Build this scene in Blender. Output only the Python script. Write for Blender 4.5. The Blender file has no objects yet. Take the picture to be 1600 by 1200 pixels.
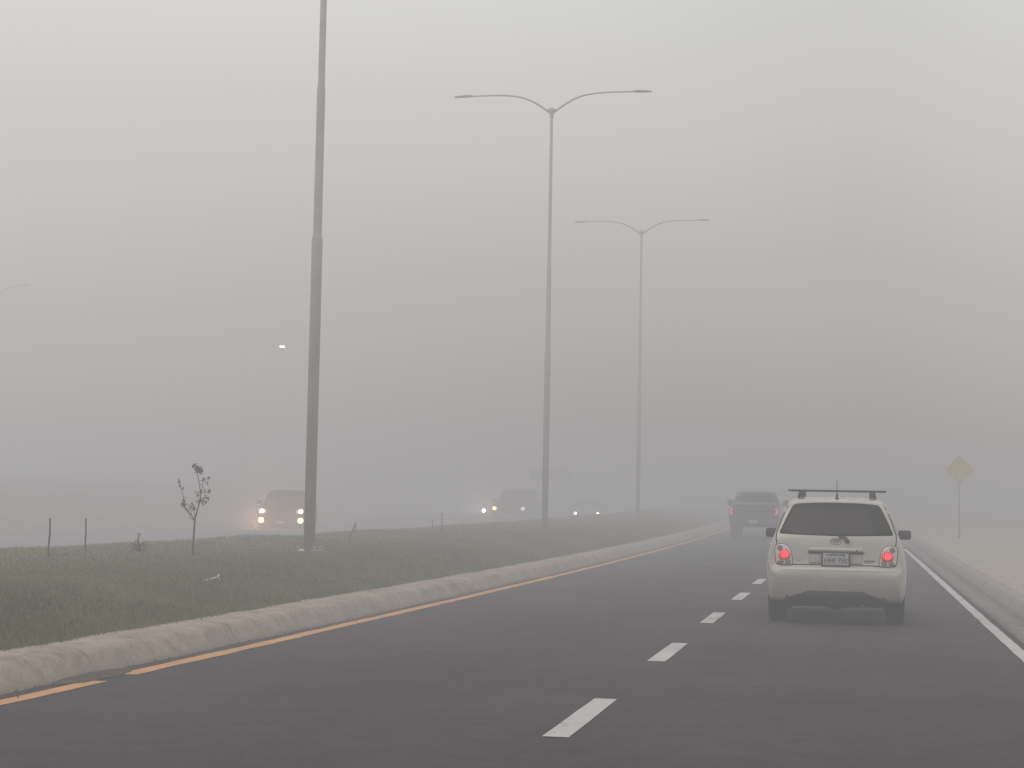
import bpy, bmesh, math, random
from mathutils import Vector, Matrix
from mathutils.bvhtree import BVHTree
from mathutils.geometry import delaunay_2d_cdt
from mathutils import noise as mnoise

random.seed(7)
scene = bpy.context.scene
C = scene.collection
R = math.radians

# ------------------------------------------------------------------ helpers
def link(o, parent=None):
    C.objects.link(o)
    if parent is not None:
        o.parent = parent
    return o

def tag(o, label=None, cat=None, group=None, kind=None):
    if label: o['label'] = label
    if cat: o['category'] = cat
    if group: o['group'] = group
    if kind: o['kind'] = kind
    return o

def empty(name, loc=(0, 0, 0), rz=0.0):
    o = bpy.data.objects.new(name, None)
    o.location = loc
    o.rotation_euler = (0, 0, rz)
    o.empty_display_size = 0.2
    return link(o)

def from_pydata(name, verts, faces, mat, parent=None, smooth=True):
    me = bpy.data.meshes.new(name)
    me.from_pydata([tuple(v) for v in verts], [], faces)
    me.update()
    if mat is not None:
        me.materials.append(mat)
    if smooth:
        for p in me.polygons: p.use_smooth = True
    return link(bpy.data.objects.new(name, me), parent)

def from_bm(name, bm, mat, parent=None, smooth=True):
    bmesh.ops.recalc_face_normals(bm, faces=bm.faces)
    me = bpy.data.meshes.new(name)
    bm.to_mesh(me); bm.free()
    me.materials.append(mat)
    if smooth:
        for p in me.polygons: p.use_smooth = True
    return link(bpy.data.objects.new(name, me), parent)

def add_box(bm, c, s, bevel=0.0, rot=None):
    m = Matrix.Translation(c)
    if rot is not None: m = m @ rot.to_4x4()
    m = m @ Matrix.Diagonal((s[0], s[1], s[2], 1))
    r = bmesh.ops.create_cube(bm, size=1.0, matrix=m)
    if bevel:
        es = {e for v in r['verts'] for e in v.link_edges}
        bmesh.ops.bevel(bm, geom=list(es), offset=bevel, segments=2, affect='EDGES', profile=0.6)

def add_tube(bm, pts, rads, n=12, cap=True):
    pts = [Vector(p) for p in pts]
    rings = []
    up = Vector((0.0, 0.0, 1.0))
    for i, p in enumerate(pts):
        a = pts[max(0, i - 1)]; b = pts[min(len(pts) - 1, i + 1)]
        d = (b - a).normalized()
        ref = up if abs(d.dot(up)) < 0.95 else Vector((0, 1, 0))
        u = d.cross(ref).normalized(); v = u.cross(d).normalized()
        r = rads[i] if hasattr(rads, '__len__') else rads
        rings.append([bm.verts.new(p + (u * math.cos(2 * math.pi * k / n) + v * math.sin(2 * math.pi * k / n)) * r) for k in range(n)])
    for a, b in zip(rings, rings[1:]):
        for k in range(n):
            bm.faces.new((a[k], a[(k + 1) % n], b[(k + 1) % n], b[k]))
    if cap:
        bm.faces.new(rings[0][::-1]); bm.faces.new(rings[-1])

def add_lathe(bm, prof, n=28, axis='z', c=(0, 0, 0)):
    """prof: (radius, height) pairs spun about an axis through c."""
    c = Vector(c); rings = []
    for r, h in prof:
        ring = []
        for k in range(n):
            a = 2 * math.pi * k / n
            q = (r * math.cos(a), r * math.sin(a))
            p = Vector((q[0], q[1], h)) if axis == 'z' else (Vector((h, q[0], q[1])) if axis == 'x' else Vector((q[0], h, q[1])))
            ring.append(bm.verts.new(c + p))
        rings.append(ring)
    for a, b in zip(rings, rings[1:]):
        for k in range(n):
            bm.faces.new((a[k], a[(k + 1) % n], b[(k + 1) % n], b[k]))
    if prof[0][0] > 1e-4: bm.faces.new(rings[0][::-1])
    if prof[-1][0] > 1e-4: bm.faces.new(rings[-1])

def curve_fn(pts):
    """monotone cubic through (x, y) pairs."""
    xs = [p[0] for p in pts]; ys = [p[1] for p in pts]; n = len(xs)
    d = [(ys[i + 1] - ys[i]) / (xs[i + 1] - xs[i]) for i in range(n - 1)]
    m = [d[0]] + [0 if d[i - 1] * d[i] <= 0 else 2 * d[i - 1] * d[i] / (d[i - 1] + d[i]) for i in range(1, n - 1)] + [d[-1]]
    def f(x):
        if x <= xs[0]: return ys[0]
        if x >= xs[-1]: return ys[-1]
        i = 0
        while x > xs[i + 1]: i += 1
        h = xs[i + 1] - xs[i]; t = (x - xs[i]) / h
        return ((1 + 2 * t) * (1 - t) ** 2 * ys[i] + t * (1 - t) ** 2 * h * m[i]
                + t * t * (3 - 2 * t) * ys[i + 1] + t * t * (t - 1) * h * m[i + 1])
    return f

def round_poly(pts, r=0.03, seg=4):
    out = []
    n = len(pts)
    for i in range(n):
        p0 = Vector(pts[i - 1]); p = Vector(pts[i]); p1 = Vector(pts[(i + 1) % n])
        a = (p0 - p); b = (p1 - p)
        ra = min(r, a.length * 0.45); rb = min(r, b.length * 0.45)
        A = p + a.normalized() * ra; B = p + b.normalized() * rb
        for k in range(seg + 1):
            t = k / seg
            out.append(tuple(A * (1 - t) ** 2 + p * 2 * t * (1 - t) + B * t * t))
    return out

def ellipse(cx, cz, rx, rz, n=20, a0=0):
    return [(cx + rx * math.cos(2 * math.pi * k / n + a0), cz + rz * math.sin(2 * math.pi * k / n + a0)) for k in range(n)]

def strip_poly(pts, w):
    pts = [Vector(p) for p in pts]
    L, Rr = [], []
    for i, p in enumerate(pts):
        d = (pts[min(i + 1, len(pts) - 1)] - pts[max(i - 1, 0)]).normalized()
        nrm = Vector((-d.y, d.x))
        L.append(tuple(p + nrm * w / 2)); Rr.append(tuple(p - nrm * w / 2))
    return L + Rr[::-1]

# ------------------------------------------------------------------ materials
def new_mat(name):
    m = bpy.data.materials.new(name); m.use_nodes = True
    nt = m.node_tree
    return m, nt, nt.nodes['Principled BSDF']

def N(nt, t, **kw):
    n = nt.nodes.new(t)
    for k, v in kw.items():
        if k.startswith('i_'):
            n.inputs[k[2:].replace('_', ' ')].default_value = v
        else:
            setattr(n, k, v)
    return n

def ramp(nt, stops):
    r = nt.nodes.new('ShaderNodeValToRGB')
    e = r.color_ramp.elements
    while len(e) < len(stops): e.new(0.5)
    for i, (p, c) in enumerate(stops):
        e[i].position = p; e[i].color = (c[0], c[1], c[2], 1)
    return r

def surf(name, a, b=None, rough=0.6, scale=8.0, detail=6, metal=0.0, bump=0.0, bscale=None, coat=0.0, spec=0.5, emit=None, estr=0.0):
    """two-tone noise material with matching bump."""
    m, nt, bs = new_mat(name)
    b = b or tuple(x * 0.82 for x in a)
    tc = N(nt, 'ShaderNodeTexCoord')
    nz = N(nt, 'ShaderNodeTexNoise', i_Scale=scale, i_Detail=detail, i_Roughness=0.6)
    nt.links.new(tc.outputs['Object'], nz.inputs['Vector'])
    rp = ramp(nt, [(0.36, a), (0.64, b)])
    nt.links.new(nz.outputs['Fac'], rp.inputs['Fac'])
    nt.links.new(rp.outputs['Color'], bs.inputs['Base Color'])
    bs.inputs['Roughness'].default_value = rough
    bs.inputs['Metallic'].default_value = metal
    bs.inputs['Coat Weight'].default_value = coat
    bs.inputs['Specular IOR Level'].default_value = spec
    if emit:
        bs.inputs['Emission Color'].default_value = (*emit, 1)
        bs.inputs['Emission Strength'].default_value = estr
    if bump:
        nb = N(nt, 'ShaderNodeTexNoise', i_Scale=bscale or scale * 4, i_Detail=5)
        nt.links.new(tc.outputs['Object'], nb.inputs['Vector'])
        bp = N(nt, 'ShaderNodeBump', i_Strength=bump, i_Distance=0.02)
        nt.links.new(nb.outputs['Fac'], bp.inputs['Height'])
        nt.links.new(bp.outputs['Normal'], bs.inputs['Normal'])
    return m

def asphalt_mat():
    m, nt, bs = new_mat('asphalt')
    tc = N(nt, 'ShaderNodeTexCoord')
    big = N(nt, 'ShaderNodeTexNoise', i_Scale=0.35, i_Detail=5, i_Roughness=0.6)
    mid = N(nt, 'ShaderNodeTexNoise', i_Scale=3.2, i_Detail=7, i_Roughness=0.7)
    fine = N(nt, 'ShaderNodeTexNoise', i_Scale=75, i_Detail=4, i_Roughness=0.7)
    # wheel tracks: long soft bands running with the road
    mp = N(nt, 'ShaderNodeMapping'); mp.inputs['Scale'].default_value = (1.0, 0.02, 1.0)
    trk = N(nt, 'ShaderNodeTexNoise', i_Scale=1.1, i_Detail=3)
    for n in (big, mid, fine): nt.links.new(tc.outputs['Object'], n.inputs['Vector'])
    nt.links.new(tc.outputs['Object'], mp.inputs['Vector']); nt.links.new(mp.outputs['Vector'], trk.inputs['Vector'])
    r1 = ramp(nt, [(0.3, (0.040, 0.0345, 0.0395)), (0.7, (0.063, 0.0545, 0.0605))])
    nt.links.new(big.outputs['Fac'], r1.inputs['Fac'])
    def mix(fac_node, sock, stops, prev, blend='MULTIPLY', f=1.0):
        r = ramp(nt, stops); nt.links.new(sock, r.inputs['Fac'])
        mx = N(nt, 'ShaderNodeMix', data_type='RGBA', blend_type=blend); mx.inputs[0].default_value = f
        nt.links.new(prev, mx.inputs[6]); nt.links.new(r.outputs['Color'], mx.inputs[7])
        return mx.outputs[2]
    c = mix(mid, mid.outputs['Fac'], [(0.28, (.76, .76, .76)), (0.74, (1.26, 1.25, 1.24))], r1.outputs['Color'])
    agg = N(nt, 'ShaderNodeTexNoise', i_Scale=16, i_Detail=6, i_Roughness=0.8); nt.links.new(tc.outputs['Object'], agg.inputs['Vector'])
    c = mix(agg, agg.outputs['Fac'], [(0.3, (.82, .82, .82)), (0.7, (1.2, 1.2, 1.19))], c)
    c = mix(trk, trk.outputs['Fac'], [(0.35, (.90, .90, .90)), (0.65, (1.09, 1.09, 1.08))], c)
    c = mix(fine, fine.outputs['Fac'], [(0.3, (.68, .68, .68)), (0.72, (1.35, 1.34, 1.32))], c)
    nt.links.new(c, bs.inputs['Base Color'])
    bs.inputs['Roughness'].default_value = 0.85
    bs.inputs['Specular IOR Level'].default_value = 0.3
    bp = N(nt, 'ShaderNodeBump', i_Strength=0.35, i_Distance=0.01)
    nt.links.new(fine.outputs['Fac'], bp.inputs['Height']); nt.links.new(bp.outputs['Normal'], bs.inputs['Normal'])
    return m

def paint_mat(name, col, under, wear=0.5):
    m, nt, bs = new_mat(name)
    tc = N(nt, 'ShaderNodeTexCoord')
    a = N(nt, 'ShaderNodeTexNoise', i_Scale=9, i_Detail=8, i_Roughness=0.75)
    b = N(nt, 'ShaderNodeTexNoise', i_Scale=1.2, i_Detail=4)
    for n in (a, b): nt.links.new(tc.outputs['Object'], n.inputs['Vector'])
    r = ramp(nt, [(0.66 - wear * 0.12, (0, 0, 0)), (0.80 - wear * 0.06, (1, 1, 1))])
    nt.links.new(a.outputs['Fac'], r.inputs['Fac'])
    r2 = ramp(nt, [(0.35, col), (0.7, tuple(x * 0.78 for x in col))])
    nt.links.new(b.outputs['Fac'], r2.inputs['Fac'])
    mx = N(nt, 'ShaderNodeMix', data_type='RGBA')
    nt.links.new(r.outputs['Color'], mx.inputs[0]); nt.links.new(r2.outputs['Color'], mx.inputs[6])
    mx.inputs[7].default_value = (*under, 1)
    nt.links.new(mx.outputs[2], bs.inputs['Base Color'])
    bs.inputs['Roughness'].default_value = 0.7
    return m

def concrete_mat(name, light, dark, grime, joint=0.0):
    """weathered concrete: blotches, streaks down the face, dirt toward the foot."""
    m, nt, bs = new_mat(name)
    tc = N(nt, 'ShaderNodeTexCoord')
    a = N(nt, 'ShaderNodeTexNoise', i_Scale=2.6, i_Detail=8, i_Roughness=0.72)
    b = N(nt, 'ShaderNodeTexNoise', i_Scale=16, i_Detail=6, i_Roughness=0.7)
    mp = N(nt, 'ShaderNodeMapping'); mp.inputs['Scale'].default_value = (1.6, 1.1, 1.0)
    s = N(nt, 'ShaderNodeTexNoise', i_Scale=1.8, i_Detail=6, i_Roughness=0.75)
    nt.links.new(tc.outputs['Object'], mp.inputs['Vector']); nt.links.new(mp.outputs['Vector'], s.inputs['Vector'])
    for n in (a, b): nt.links.new(tc.outputs['Object'], n.inputs['Vector'])
    r = ramp(nt, [(0.32, dark), (0.62, light)]); nt.links.new(a.outputs['Fac'], r.inputs['Fac'])
    g = ramp(nt, [(0.52, (0, 0, 0)), (0.74, (0.72, 0.72, 0.72))]); nt.links.new(s.outputs['Fac'], g.inputs['Fac'])
    mx = N(nt, 'ShaderNodeMix', data_type='RGBA')
    nt.links.new(g.outputs['Color'], mx.inputs[0]); nt.links.new(r.outputs['Color'], mx.inputs[6])
    mx.inputs[7].default_value = (*grime, 1)
    f = ramp(nt, [(0.3, (.8, .8, .8)), (0.7, (1.14, 1.13, 1.12))]); nt.links.new(b.outputs['Fac'], f.inputs['Fac'])
    m2 = N(nt, 'ShaderNodeMix', data_type='RGBA', blend_type='MULTIPLY'); m2.inputs[0].default_value = 1
    nt.links.new(mx.outputs[2], m2.inputs[6]); nt.links.new(f.outputs['Color'], m2.inputs[7])
    last = m2.outputs[2]
    if joint:
        sp = N(nt, 'ShaderNodeSeparateXYZ'); nt.links.new(tc.outputs['Object'], sp.inputs[0])
        wob_ = N(nt, 'ShaderNodeMath', operation='MULTIPLY_ADD'); nt.links.new(b.outputs['Fac'], wob_.inputs[0]); wob_.inputs[1].default_value = 0.05; nt.links.new(sp.outputs['Y'], wob_.inputs[2])
        md = N(nt, 'ShaderNodeMath', operation='PINGPONG'); nt.links.new(wob_.outputs[0], md.inputs[0]); md.inputs[1].default_value = joint / 2
        jr = N(nt, 'ShaderNodeMapRange'); nt.links.new(md.outputs[0], jr.inputs[0])
        for k_, v_ in ((1, 0.006), (2, 0.03), (3, 0.42), (4, 0.0)): jr.inputs[k_].default_value = v_
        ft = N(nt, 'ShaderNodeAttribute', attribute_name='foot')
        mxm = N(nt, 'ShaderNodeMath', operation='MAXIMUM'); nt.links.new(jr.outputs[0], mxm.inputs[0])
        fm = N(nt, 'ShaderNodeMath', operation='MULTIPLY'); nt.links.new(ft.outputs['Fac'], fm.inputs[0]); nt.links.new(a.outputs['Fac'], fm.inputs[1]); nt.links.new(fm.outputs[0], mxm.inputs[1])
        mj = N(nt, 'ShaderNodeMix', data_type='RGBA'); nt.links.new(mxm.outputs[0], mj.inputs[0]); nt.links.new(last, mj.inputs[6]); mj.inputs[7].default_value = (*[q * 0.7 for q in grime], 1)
        last = mj.outputs[2]
    nt.links.new(last, bs.inputs['Base Color'])
    bs.inputs['Roughness'].default_value = 0.9
    bp = N(nt, 'ShaderNodeBump', i_Strength=0.3, i_Distance=0.01)
    nt.links.new(b.outputs['Fac'], bp.inputs['Height']); nt.links.new(bp.outputs['Normal'], bs.inputs['Normal'])
    return m

def turf_mat(name, stops, scale):
    m, nt, bs = new_mat(name)
    tc = N(nt, 'ShaderNodeTexCoord')
    a = N(nt, 'ShaderNodeTexNoise', i_Scale=scale, i_Detail=8, i_Roughness=0.65)
    b = N(nt, 'ShaderNodeTexNoise', i_Scale=40, i_Detail=4, i_Roughness=0.7)
    for n in (a, b): nt.links.new(tc.outputs['Object'], n.inputs['Vector'])
    r = ramp(nt, stops); nt.links.new(a.outputs['Fac'], r.inputs['Fac'])
    f = ramp(nt, [(0.3, (.6, .6, .6)), (0.7, (1.35, 1.35, 1.3))]); nt.links.new(b.outputs['Fac'], f.inputs['Fac'])
    mx = N(nt, 'ShaderNodeMix', data_type='RGBA', blend_type='MULTIPLY'); mx.inputs[0].default_value = 1
    nt.links.new(r.outputs['Color'], mx.inputs[6]); nt.links.new(f.outputs['Color'], mx.inputs[7])
    nt.links.new(mx.outputs[2], bs.inputs['Base Color'])
    bs.inputs['Roughness'].default_value = 0.95
    bs.inputs['Specular IOR Level'].default_value = 0.1
    bp = N(nt, 'ShaderNodeBump', i_Strength=0.7, i_Distance=0.04)
    nt.links.new(b.outputs['Fac'], bp.inputs['Height']); nt.links.new(bp.outputs['Normal'], bs.inputs['Normal'])
    return m

def blade_mat():
    m, nt, bs = new_mat('grass_blades')
    at = N(nt, 'ShaderNodeAttribute', attribute_name='tone')
    r = ramp(nt, [(0.0, (0.070, 0.080, 0.018)), (0.45, (0.150, 0.152, 0.034)), (0.75, (0.220, 0.192, 0.062)), (1.0, (0.33, 0.25, 0.12))])
    nt.links.new(at.outputs['Fac'], r.inputs['Fac'])
    cp = N(nt, 'ShaderNodeAttribute', attribute_name='crest_pale')
    mx = N(nt, 'ShaderNodeMix', data_type='RGBA'); nt.links.new(cp.outputs['Fac'], mx.inputs[0]); mx.inputs[7].default_value = (0.40, 0.375, 0.27, 1)  # mix to a paler blade colour on the crest
    nt.links.new(r.outputs['Color'], mx.inputs[6])
    nt.links.new(mx.outputs[2], bs.inputs['Base Color'])
    bs.inputs['Roughness'].default_value = 0.8
    bs.inputs['Specular IOR Level'].default_value = 0.2
    return m

def lamp_mat(name, col, strength):
    m, nt, bs = new_mat(name)
    tc = N(nt, 'ShaderNodeTexCoord')
    v = N(nt, 'ShaderNodeTexVoronoi', i_Scale=30)
    nt.links.new(tc.outputs['Object'], v.inputs['Vector'])
    r = ramp(nt, [(0.0, tuple(min(1, x * 1.1) for x in col)), (1.0, tuple(x * 0.75 for x in col))])
    nt.links.new(v.outputs['Distance'], r.inputs['Fac'])
    nt.links.new(r.outputs['Color'], bs.inputs['Emission Color'])
    bs.inputs['Base Color'].default_value = (*[x * 0.6 for x in col], 1)
    bs.inputs['Emission Strength'].default_value = strength
    bs.inputs['Roughness'].default_value = 0.2
    return m

def led_red_mat():
    """red stop-lamp lens with the dark grid of its cells."""
    m, nt, bs = new_mat('stop_lamp_lens')
    tc = N(nt, 'ShaderNodeTexCoord')
    mp = N(nt, 'ShaderNodeMapping'); mp.inputs['Rotation'].default_value = (R(90), 0, 0)
    nt.links.new(tc.outputs['Object'], mp.inputs['Vector'])
    br = N(nt, 'ShaderNodeTexBrick', i_Scale=1.0, offset=0.0)
    br.inputs['Color1'].default_value = (1, 1, 1, 1); br.inputs['Color2'].default_value = (0.75, 0.75, 0.75, 1)
    br.inputs['Mortar'].default_value = (0.22, 0.22, 0.22, 1)
    br.inputs['Mortar Size'].default_value = 0.0045
    br.inputs['Brick Width'].default_value = 0.024; br.inputs['Row Height'].default_value = 0.022
    nt.links.new(mp.outputs['Vector'], br.inputs['Vector'])
    mu = N(nt, 'ShaderNodeMath', operation='MULTIPLY'); mu.inputs[1].default_value = 2.6
    sp = N(nt, 'ShaderNodeSeparateXYZ'); nt.links.new(tc.outputs['Generated'], sp.inputs[0])
    cb = N(nt, 'ShaderNodeCombineXYZ'); nt.links.new(sp.outputs['X'], cb.inputs['X']); nt.links.new(sp.outputs['Z'], cb.inputs['Y'])
    ds = N(nt, 'ShaderNodeVectorMath', operation='DISTANCE'); ds.inputs[1].default_value = (0.5, 0.52, 0)
    nt.links.new(cb.outputs[0], ds.inputs[0])
    fr = ramp(nt, [(0.0, (1, 1, 1)), (0.26, (0.9, 0.9, 0.9)), (0.44, (0.28, 0.28, 0.28)), (0.5, (0.10, 0.10, 0.10))]); nt.links.new(ds.outputs['Value'], fr.inputs['Fac'])
    nt.links.new(br.outputs['Color'], mu.inputs[0])
    m2 = N(nt, 'ShaderNodeMath', operation='MULTIPLY'); nt.links.new(mu.outputs[0], m2.inputs[0]); nt.links.new(fr.outputs['Color'], m2.inputs[1])
    nt.links.new(m2.outputs[0], bs.inputs['Emission Strength'])
    bs.inputs['Emission Color'].default_value = (1.0, 0.05, 0.075, 1)
    bs.inputs['Base Color'].default_value = (0.45, 0.02, 0.02, 1)
    bs.inputs['Roughness'].default_value = 0.15
    return m

M = {}
M['asphalt'] = asphalt_mat()
M['white_paint'] = paint_mat('white_road_paint', (0.60, 0.58, 0.565), (0.22, 0.21, 0.21), 1.0)
M['yellow_paint'] = paint_mat('yellow_road_paint', (0.74, 0.36, 0.13), (0.30, 0.19, 0.12), 0.9)
M['kerb'] = concrete_mat('kerb_concrete', (0.47, 0.39, 0.32), (0.31, 0.255, 0.208), (0.13, 0.106, 0.088), 3.05)
M['kerb_pale'] = concrete_mat('pale_kerb_concrete', (0.37, 0.345, 0.325), (0.30, 0.28, 0.265), (0.2, 0.187, 0.175), 3.05)
M['gutter'] = concrete_mat('gutter_concrete', (0.24, 0.225, 0.215), (0.19, 0.18, 0.17), (0.12, 0.112, 0.105))
M['far_asphalt'] = surf('fog_pale_asphalt', (0.25, 0.235, 0.225), (0.22, 0.208, 0.198), 0.9, 2, bump=0.2)  # far road toned pale, fog haze put into its colour
M['dirt'] = surf('dirt', (0.10, 0.078, 0.06), (0.05, 0.042, 0.036), 0.95, 6, bump=0.6)
M['turf'] = turf_mat('turf', [(0.25, (0.062, 0.066, 0.022)), (0.48, (0.105, 0.104, 0.036)), (0.66, (0.145, 0.122, 0.055)), (0.82, (0.18, 0.135, 0.08))], 0.9)
M['dry'] = turf_mat('dry_verge', [(0.3, (0.46, 0.41, 0.36)), (0.55, (0.54, 0.49, 0.44)), (0.75, (0.38, 0.35, 0.30))], 1.4)
M['far_turf'] = turf_mat('far_turf', [(0.3, (0.31, 0.295, 0.27)), (0.6, (0.37, 0.35, 0.32))], 0.3)  # raised toward the fog's tone, so haze sits in the far grass colour
M['blade'] = blade_mat()
M['galv'] = surf('galvanised_steel', (0.46, 0.44, 0.41), (0.37, 0.35, 0.325), 0.6, 3.0, metal=0.0, bump=0.05)
M['arm_steel'] = surf('arm_steel', (0.26, 0.25, 0.235), (0.2, 0.19, 0.18), 0.6, 5)  # darker than the poles: underside shade put into the arms' colour
M['lamp_head'] = surf('lamp_head_grey', (0.2, 0.2, 0.2), (0.16, 0.16, 0.16), 0.5, 8)
M['post'] = surf('post_dark', (0.045, 0.043, 0.042), (0.075, 0.07, 0.065), 0.9, 22, bump=0.5)
M['bark'] = surf('bark', (0.065, 0.055, 0.047), (0.035, 0.03, 0.026), 0.95, 40, bump=0.8)
M['leaf'] = surf('leaf', (0.045, 0.06, 0.03), (0.075, 0.075, 0.04), 0.7, 60)
M['white_car'] = surf('white_car_paint', (0.50, 0.475, 0.435), (0.455, 0.43, 0.395), 0.28, 2.5, coat=0.7)
M['silver_car'] = surf('silver_car_paint', (0.38, 0.38, 0.385), (0.34, 0.34, 0.345), 0.3, 2, metal=0.3, coat=0.5)
M['tan_car'] = surf('dusty_car_paint', (0.022, 0.021, 0.021), (0.03, 0.028, 0.027), 0.8, 2, spec=0.15)
M['dark_car'] = surf('dark_car_paint', (0.018, 0.018, 0.020), (0.03, 0.029, 0.03), 0.3, 2, coat=0.6)
M['fog_pale_car'] = surf('fog_pale_paint', (0.10, 0.095, 0.095), (0.08, 0.076, 0.076), 0.9, 2, spec=0.1)  # dark paint lightened to stand for the fog in front of it
M['glass'] = surf('tinted_glass', (0.010, 0.0095, 0.010), (0.018, 0.017, 0.0175), 0.12, 1.5, spec=0.12)
M['black'] = surf('black_plastic', (0.016, 0.016, 0.017), (0.03, 0.03, 0.03), 0.65, 12, bump=0.1)
M['grey_plastic'] = surf('grey_plastic', (0.04, 0.04, 0.041), (0.06, 0.06, 0.06), 0.5, 12)
M['seam'] = surf('seam_shadow', (0.05, 0.047, 0.044), (0.04, 0.038, 0.036), 0.9, 10)
M['rubber'] = surf('tyre_rubber', (0.017, 0.017, 0.017), (0.03, 0.029, 0.028), 0.9, 30, bump=0.5)
M['alloy'] = surf('alloy', (0.42, 0.42, 0.42), (0.33, 0.33, 0.33), 0.35, 10, metal=0.8)
M['chrome'] = surf('chrome', (0.62, 0.62, 0.63), (0.5, 0.5, 0.5), 0.2, 10, metal=0.9)
M['lens_clear'] = surf('clear_lens', (0.66, 0.55, 0.53), (0.80, 0.71, 0.69), 0.12, 14, coat=0.6)
M['lens_lit'] = surf('lit_headlamp_glass', (0.6, 0.55, 0.48), (0.5, 0.46, 0.4), 0.3, 14, emit=(1.0, 0.88, 0.68), estr=0.8)
M['lens_pink'] = surf('pale_red_lens', (0.28, 0.12, 0.12), (0.22, 0.13, 0.13), 0.15, 30)
M['lens_grey'] = surf('reversing_lens', (0.26, 0.22, 0.215), (0.19, 0.165, 0.165), 0.15, 40)
M['stop'] = led_red_mat()
M['tail_red'] = lamp_mat('tail_lamp_red', (1.0, 0.12, 0.17), 1.15)
M['tail_dim'] = surf('tail_lens_red', (0.30, 0.02, 0.025), (0.2, 0.015, 0.02), 0.2, 30)
M['head_warm'] = lamp_mat('headlamp_warm', (1.0, 0.84, 0.58), 14)
M['fog_warm'] = lamp_mat('fog_lamp_warm', (1.0, 0.68, 0.30), 13)
M['head_blue'] = lamp_mat('headlamp_blue_white', (0.72, 0.92, 1.0), 40)
M['head_amber'] = lamp_mat('headlamp_amber', (1.0, 0.60, 0.30), 18)
M['head_faint'] = lamp_mat('headlamp_faint', (1.0, 0.93, 0.82), 5)
M['head_pale'] = lamp_mat('headlamp_pale', (1.0, 0.96, 0.82), 40)
M['street_lit'] = lamp_mat('street_lamp_lit', (1.0, 0.88, 0.80), 150)
M['plate'] = surf('plate_white', (0.52, 0.52, 0.53), (0.44, 0.44, 0.46), 0.5, 30)
M['plate_ink'] = surf('plate_ink', (0.06, 0.06, 0.075), (0.045, 0.045, 0.06), 0.7, 30)
M['sign_yellow'] = surf('sign_yellow', (0.60, 0.53, 0.24), (0.55, 0.48, 0.22), 0.6, 3)
M['sign_back'] = surf('sign_dark', (0.19, 0.175, 0.17), (0.22, 0.205, 0.2), 0.7, 3)
M['litter'] = surf('litter_white', (0.72, 0.70, 0.66), (0.55, 0.53, 0.5), 0.7, 20)

# ------------------------------------------------------------------ the lie of the land
def zr(y):
    """the road climbs gently ahead."""
    y = max(0.0, y)
    return 0.9e-4 * y * y if y < 160 else 0.9e-4 * 160 * 160 + 0.0288 * (y - 160) * math.exp(-(y - 160) / 120.0)

def off(y):
    """and bends a little to the left far away."""
    return -1.2e-4 * max(0.0, y - 28.0) ** 2 if y < 150 else -1.2e-4 * 122 ** 2 - 0.0293 * (y - 150)

mound_rel = curve_fn([(-13.6, 0.10), (-12.9, 0.17), (-12.0, 0.36), (-10.6, 0.58), (-9.4, 0.655), (-8.4, 0.625), (-7.4, 0.485), (-6.7, 0.31), (-6.12, 0.165)])
def lump(x, y, s, a):
    return a * mnoise.noise(Vector((x * s, y * s, 3.1)))
def median_z(x, y):
    """x measured from the road's own axis."""
    e = min(1.0, max(0.0, (-6.12 - x) / 0.8), max(0.0, (x + 13.6) / 0.8))
    return zr(y) + mound_rel(x) + e * (lump(x, y, 0.45, 0.05) + lump(x, y, 1.7, 0.02))

def ysamples(y0, y1):
    out = []; y = y0
    while y < y1 - 1e-6:
        out.append(y); y += 0.25 if y < 40 else (0.5 if y < 80 else (2.0 if y < 160 else 8.0))
    return out + [y1]

def sheet(name, xs, y0, y1, zf, mat, parent=None, kind='structure', jag=None, yl=None):
    ys = yl or ysamples(y0, y1)
    verts = []; faces = []
    for j, y in enumerate(ys):
        for i, x in enumerate(xs):
            xx = x + (jag(i, y) if jag else 0)
            verts.append((xx + off(y), y, zf(xx, y)))
    n = len(xs)
    for j in range(len(ys) - 1):
        for i in range(n - 1):
            faces.append((j * n + i, j * n + i + 1, (j + 1) * n + i + 1, (j + 1) * n + i))
    o = from_pydata(name, verts, faces, mat, parent)
    if kind: o['kind'] = kind
    return o

def frange(a, b, s):
    n = max(1, round((b - a) / s)); return [a + (b - a) * i / n for i in range(n + 1)]

ground = sheet('ground', [-420, -200, -100, -60, -30, -10, 10, 30, 60, 120, 300], -30, 420, lambda x, y: zr(y) - 0.12, M['far_turf'],
               yl=frange(-30, 420, 5))
tag(ground, 'flat grey-green land lost in the fog')
road = sheet('road', frange(-5.62, 1.66, 0.52), -8, 330, lambda x, y: zr(y), M['asphalt'])
tag(road, 'dark grey asphalt carriageway with two lanes running into the fog')
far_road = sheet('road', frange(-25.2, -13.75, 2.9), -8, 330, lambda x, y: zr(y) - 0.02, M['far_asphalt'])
tag(far_road, 'opposite carriageway beyond the grass median')

# painted markings: parts of the road
def ribbon(name, x0, x1, y0, y1, mat, lift=0.004, jag=0.0, seed=0):
    ys = [y for y in ysamples(y0, y1)]
    v = []; f = []
    for y in ys:
        j0 = jag * mnoise.noise(Vector((y * 2.3, seed, 0.5))); j1 = jag * mnoise.noise(Vector((y * 2.9, seed + 5.0, 0.5)))
        v += [(x0 + j0 + off(y), y, zr(y) + lift), (x1 + j1 + off(y), y, zr(y) + lift)]
    for i in range(len(ys) - 1):
        f.append((2 * i, 2 * i + 1, 2 * i + 3, 2 * i + 2))
    return from_pydata(name, v, f, mat, road)

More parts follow.
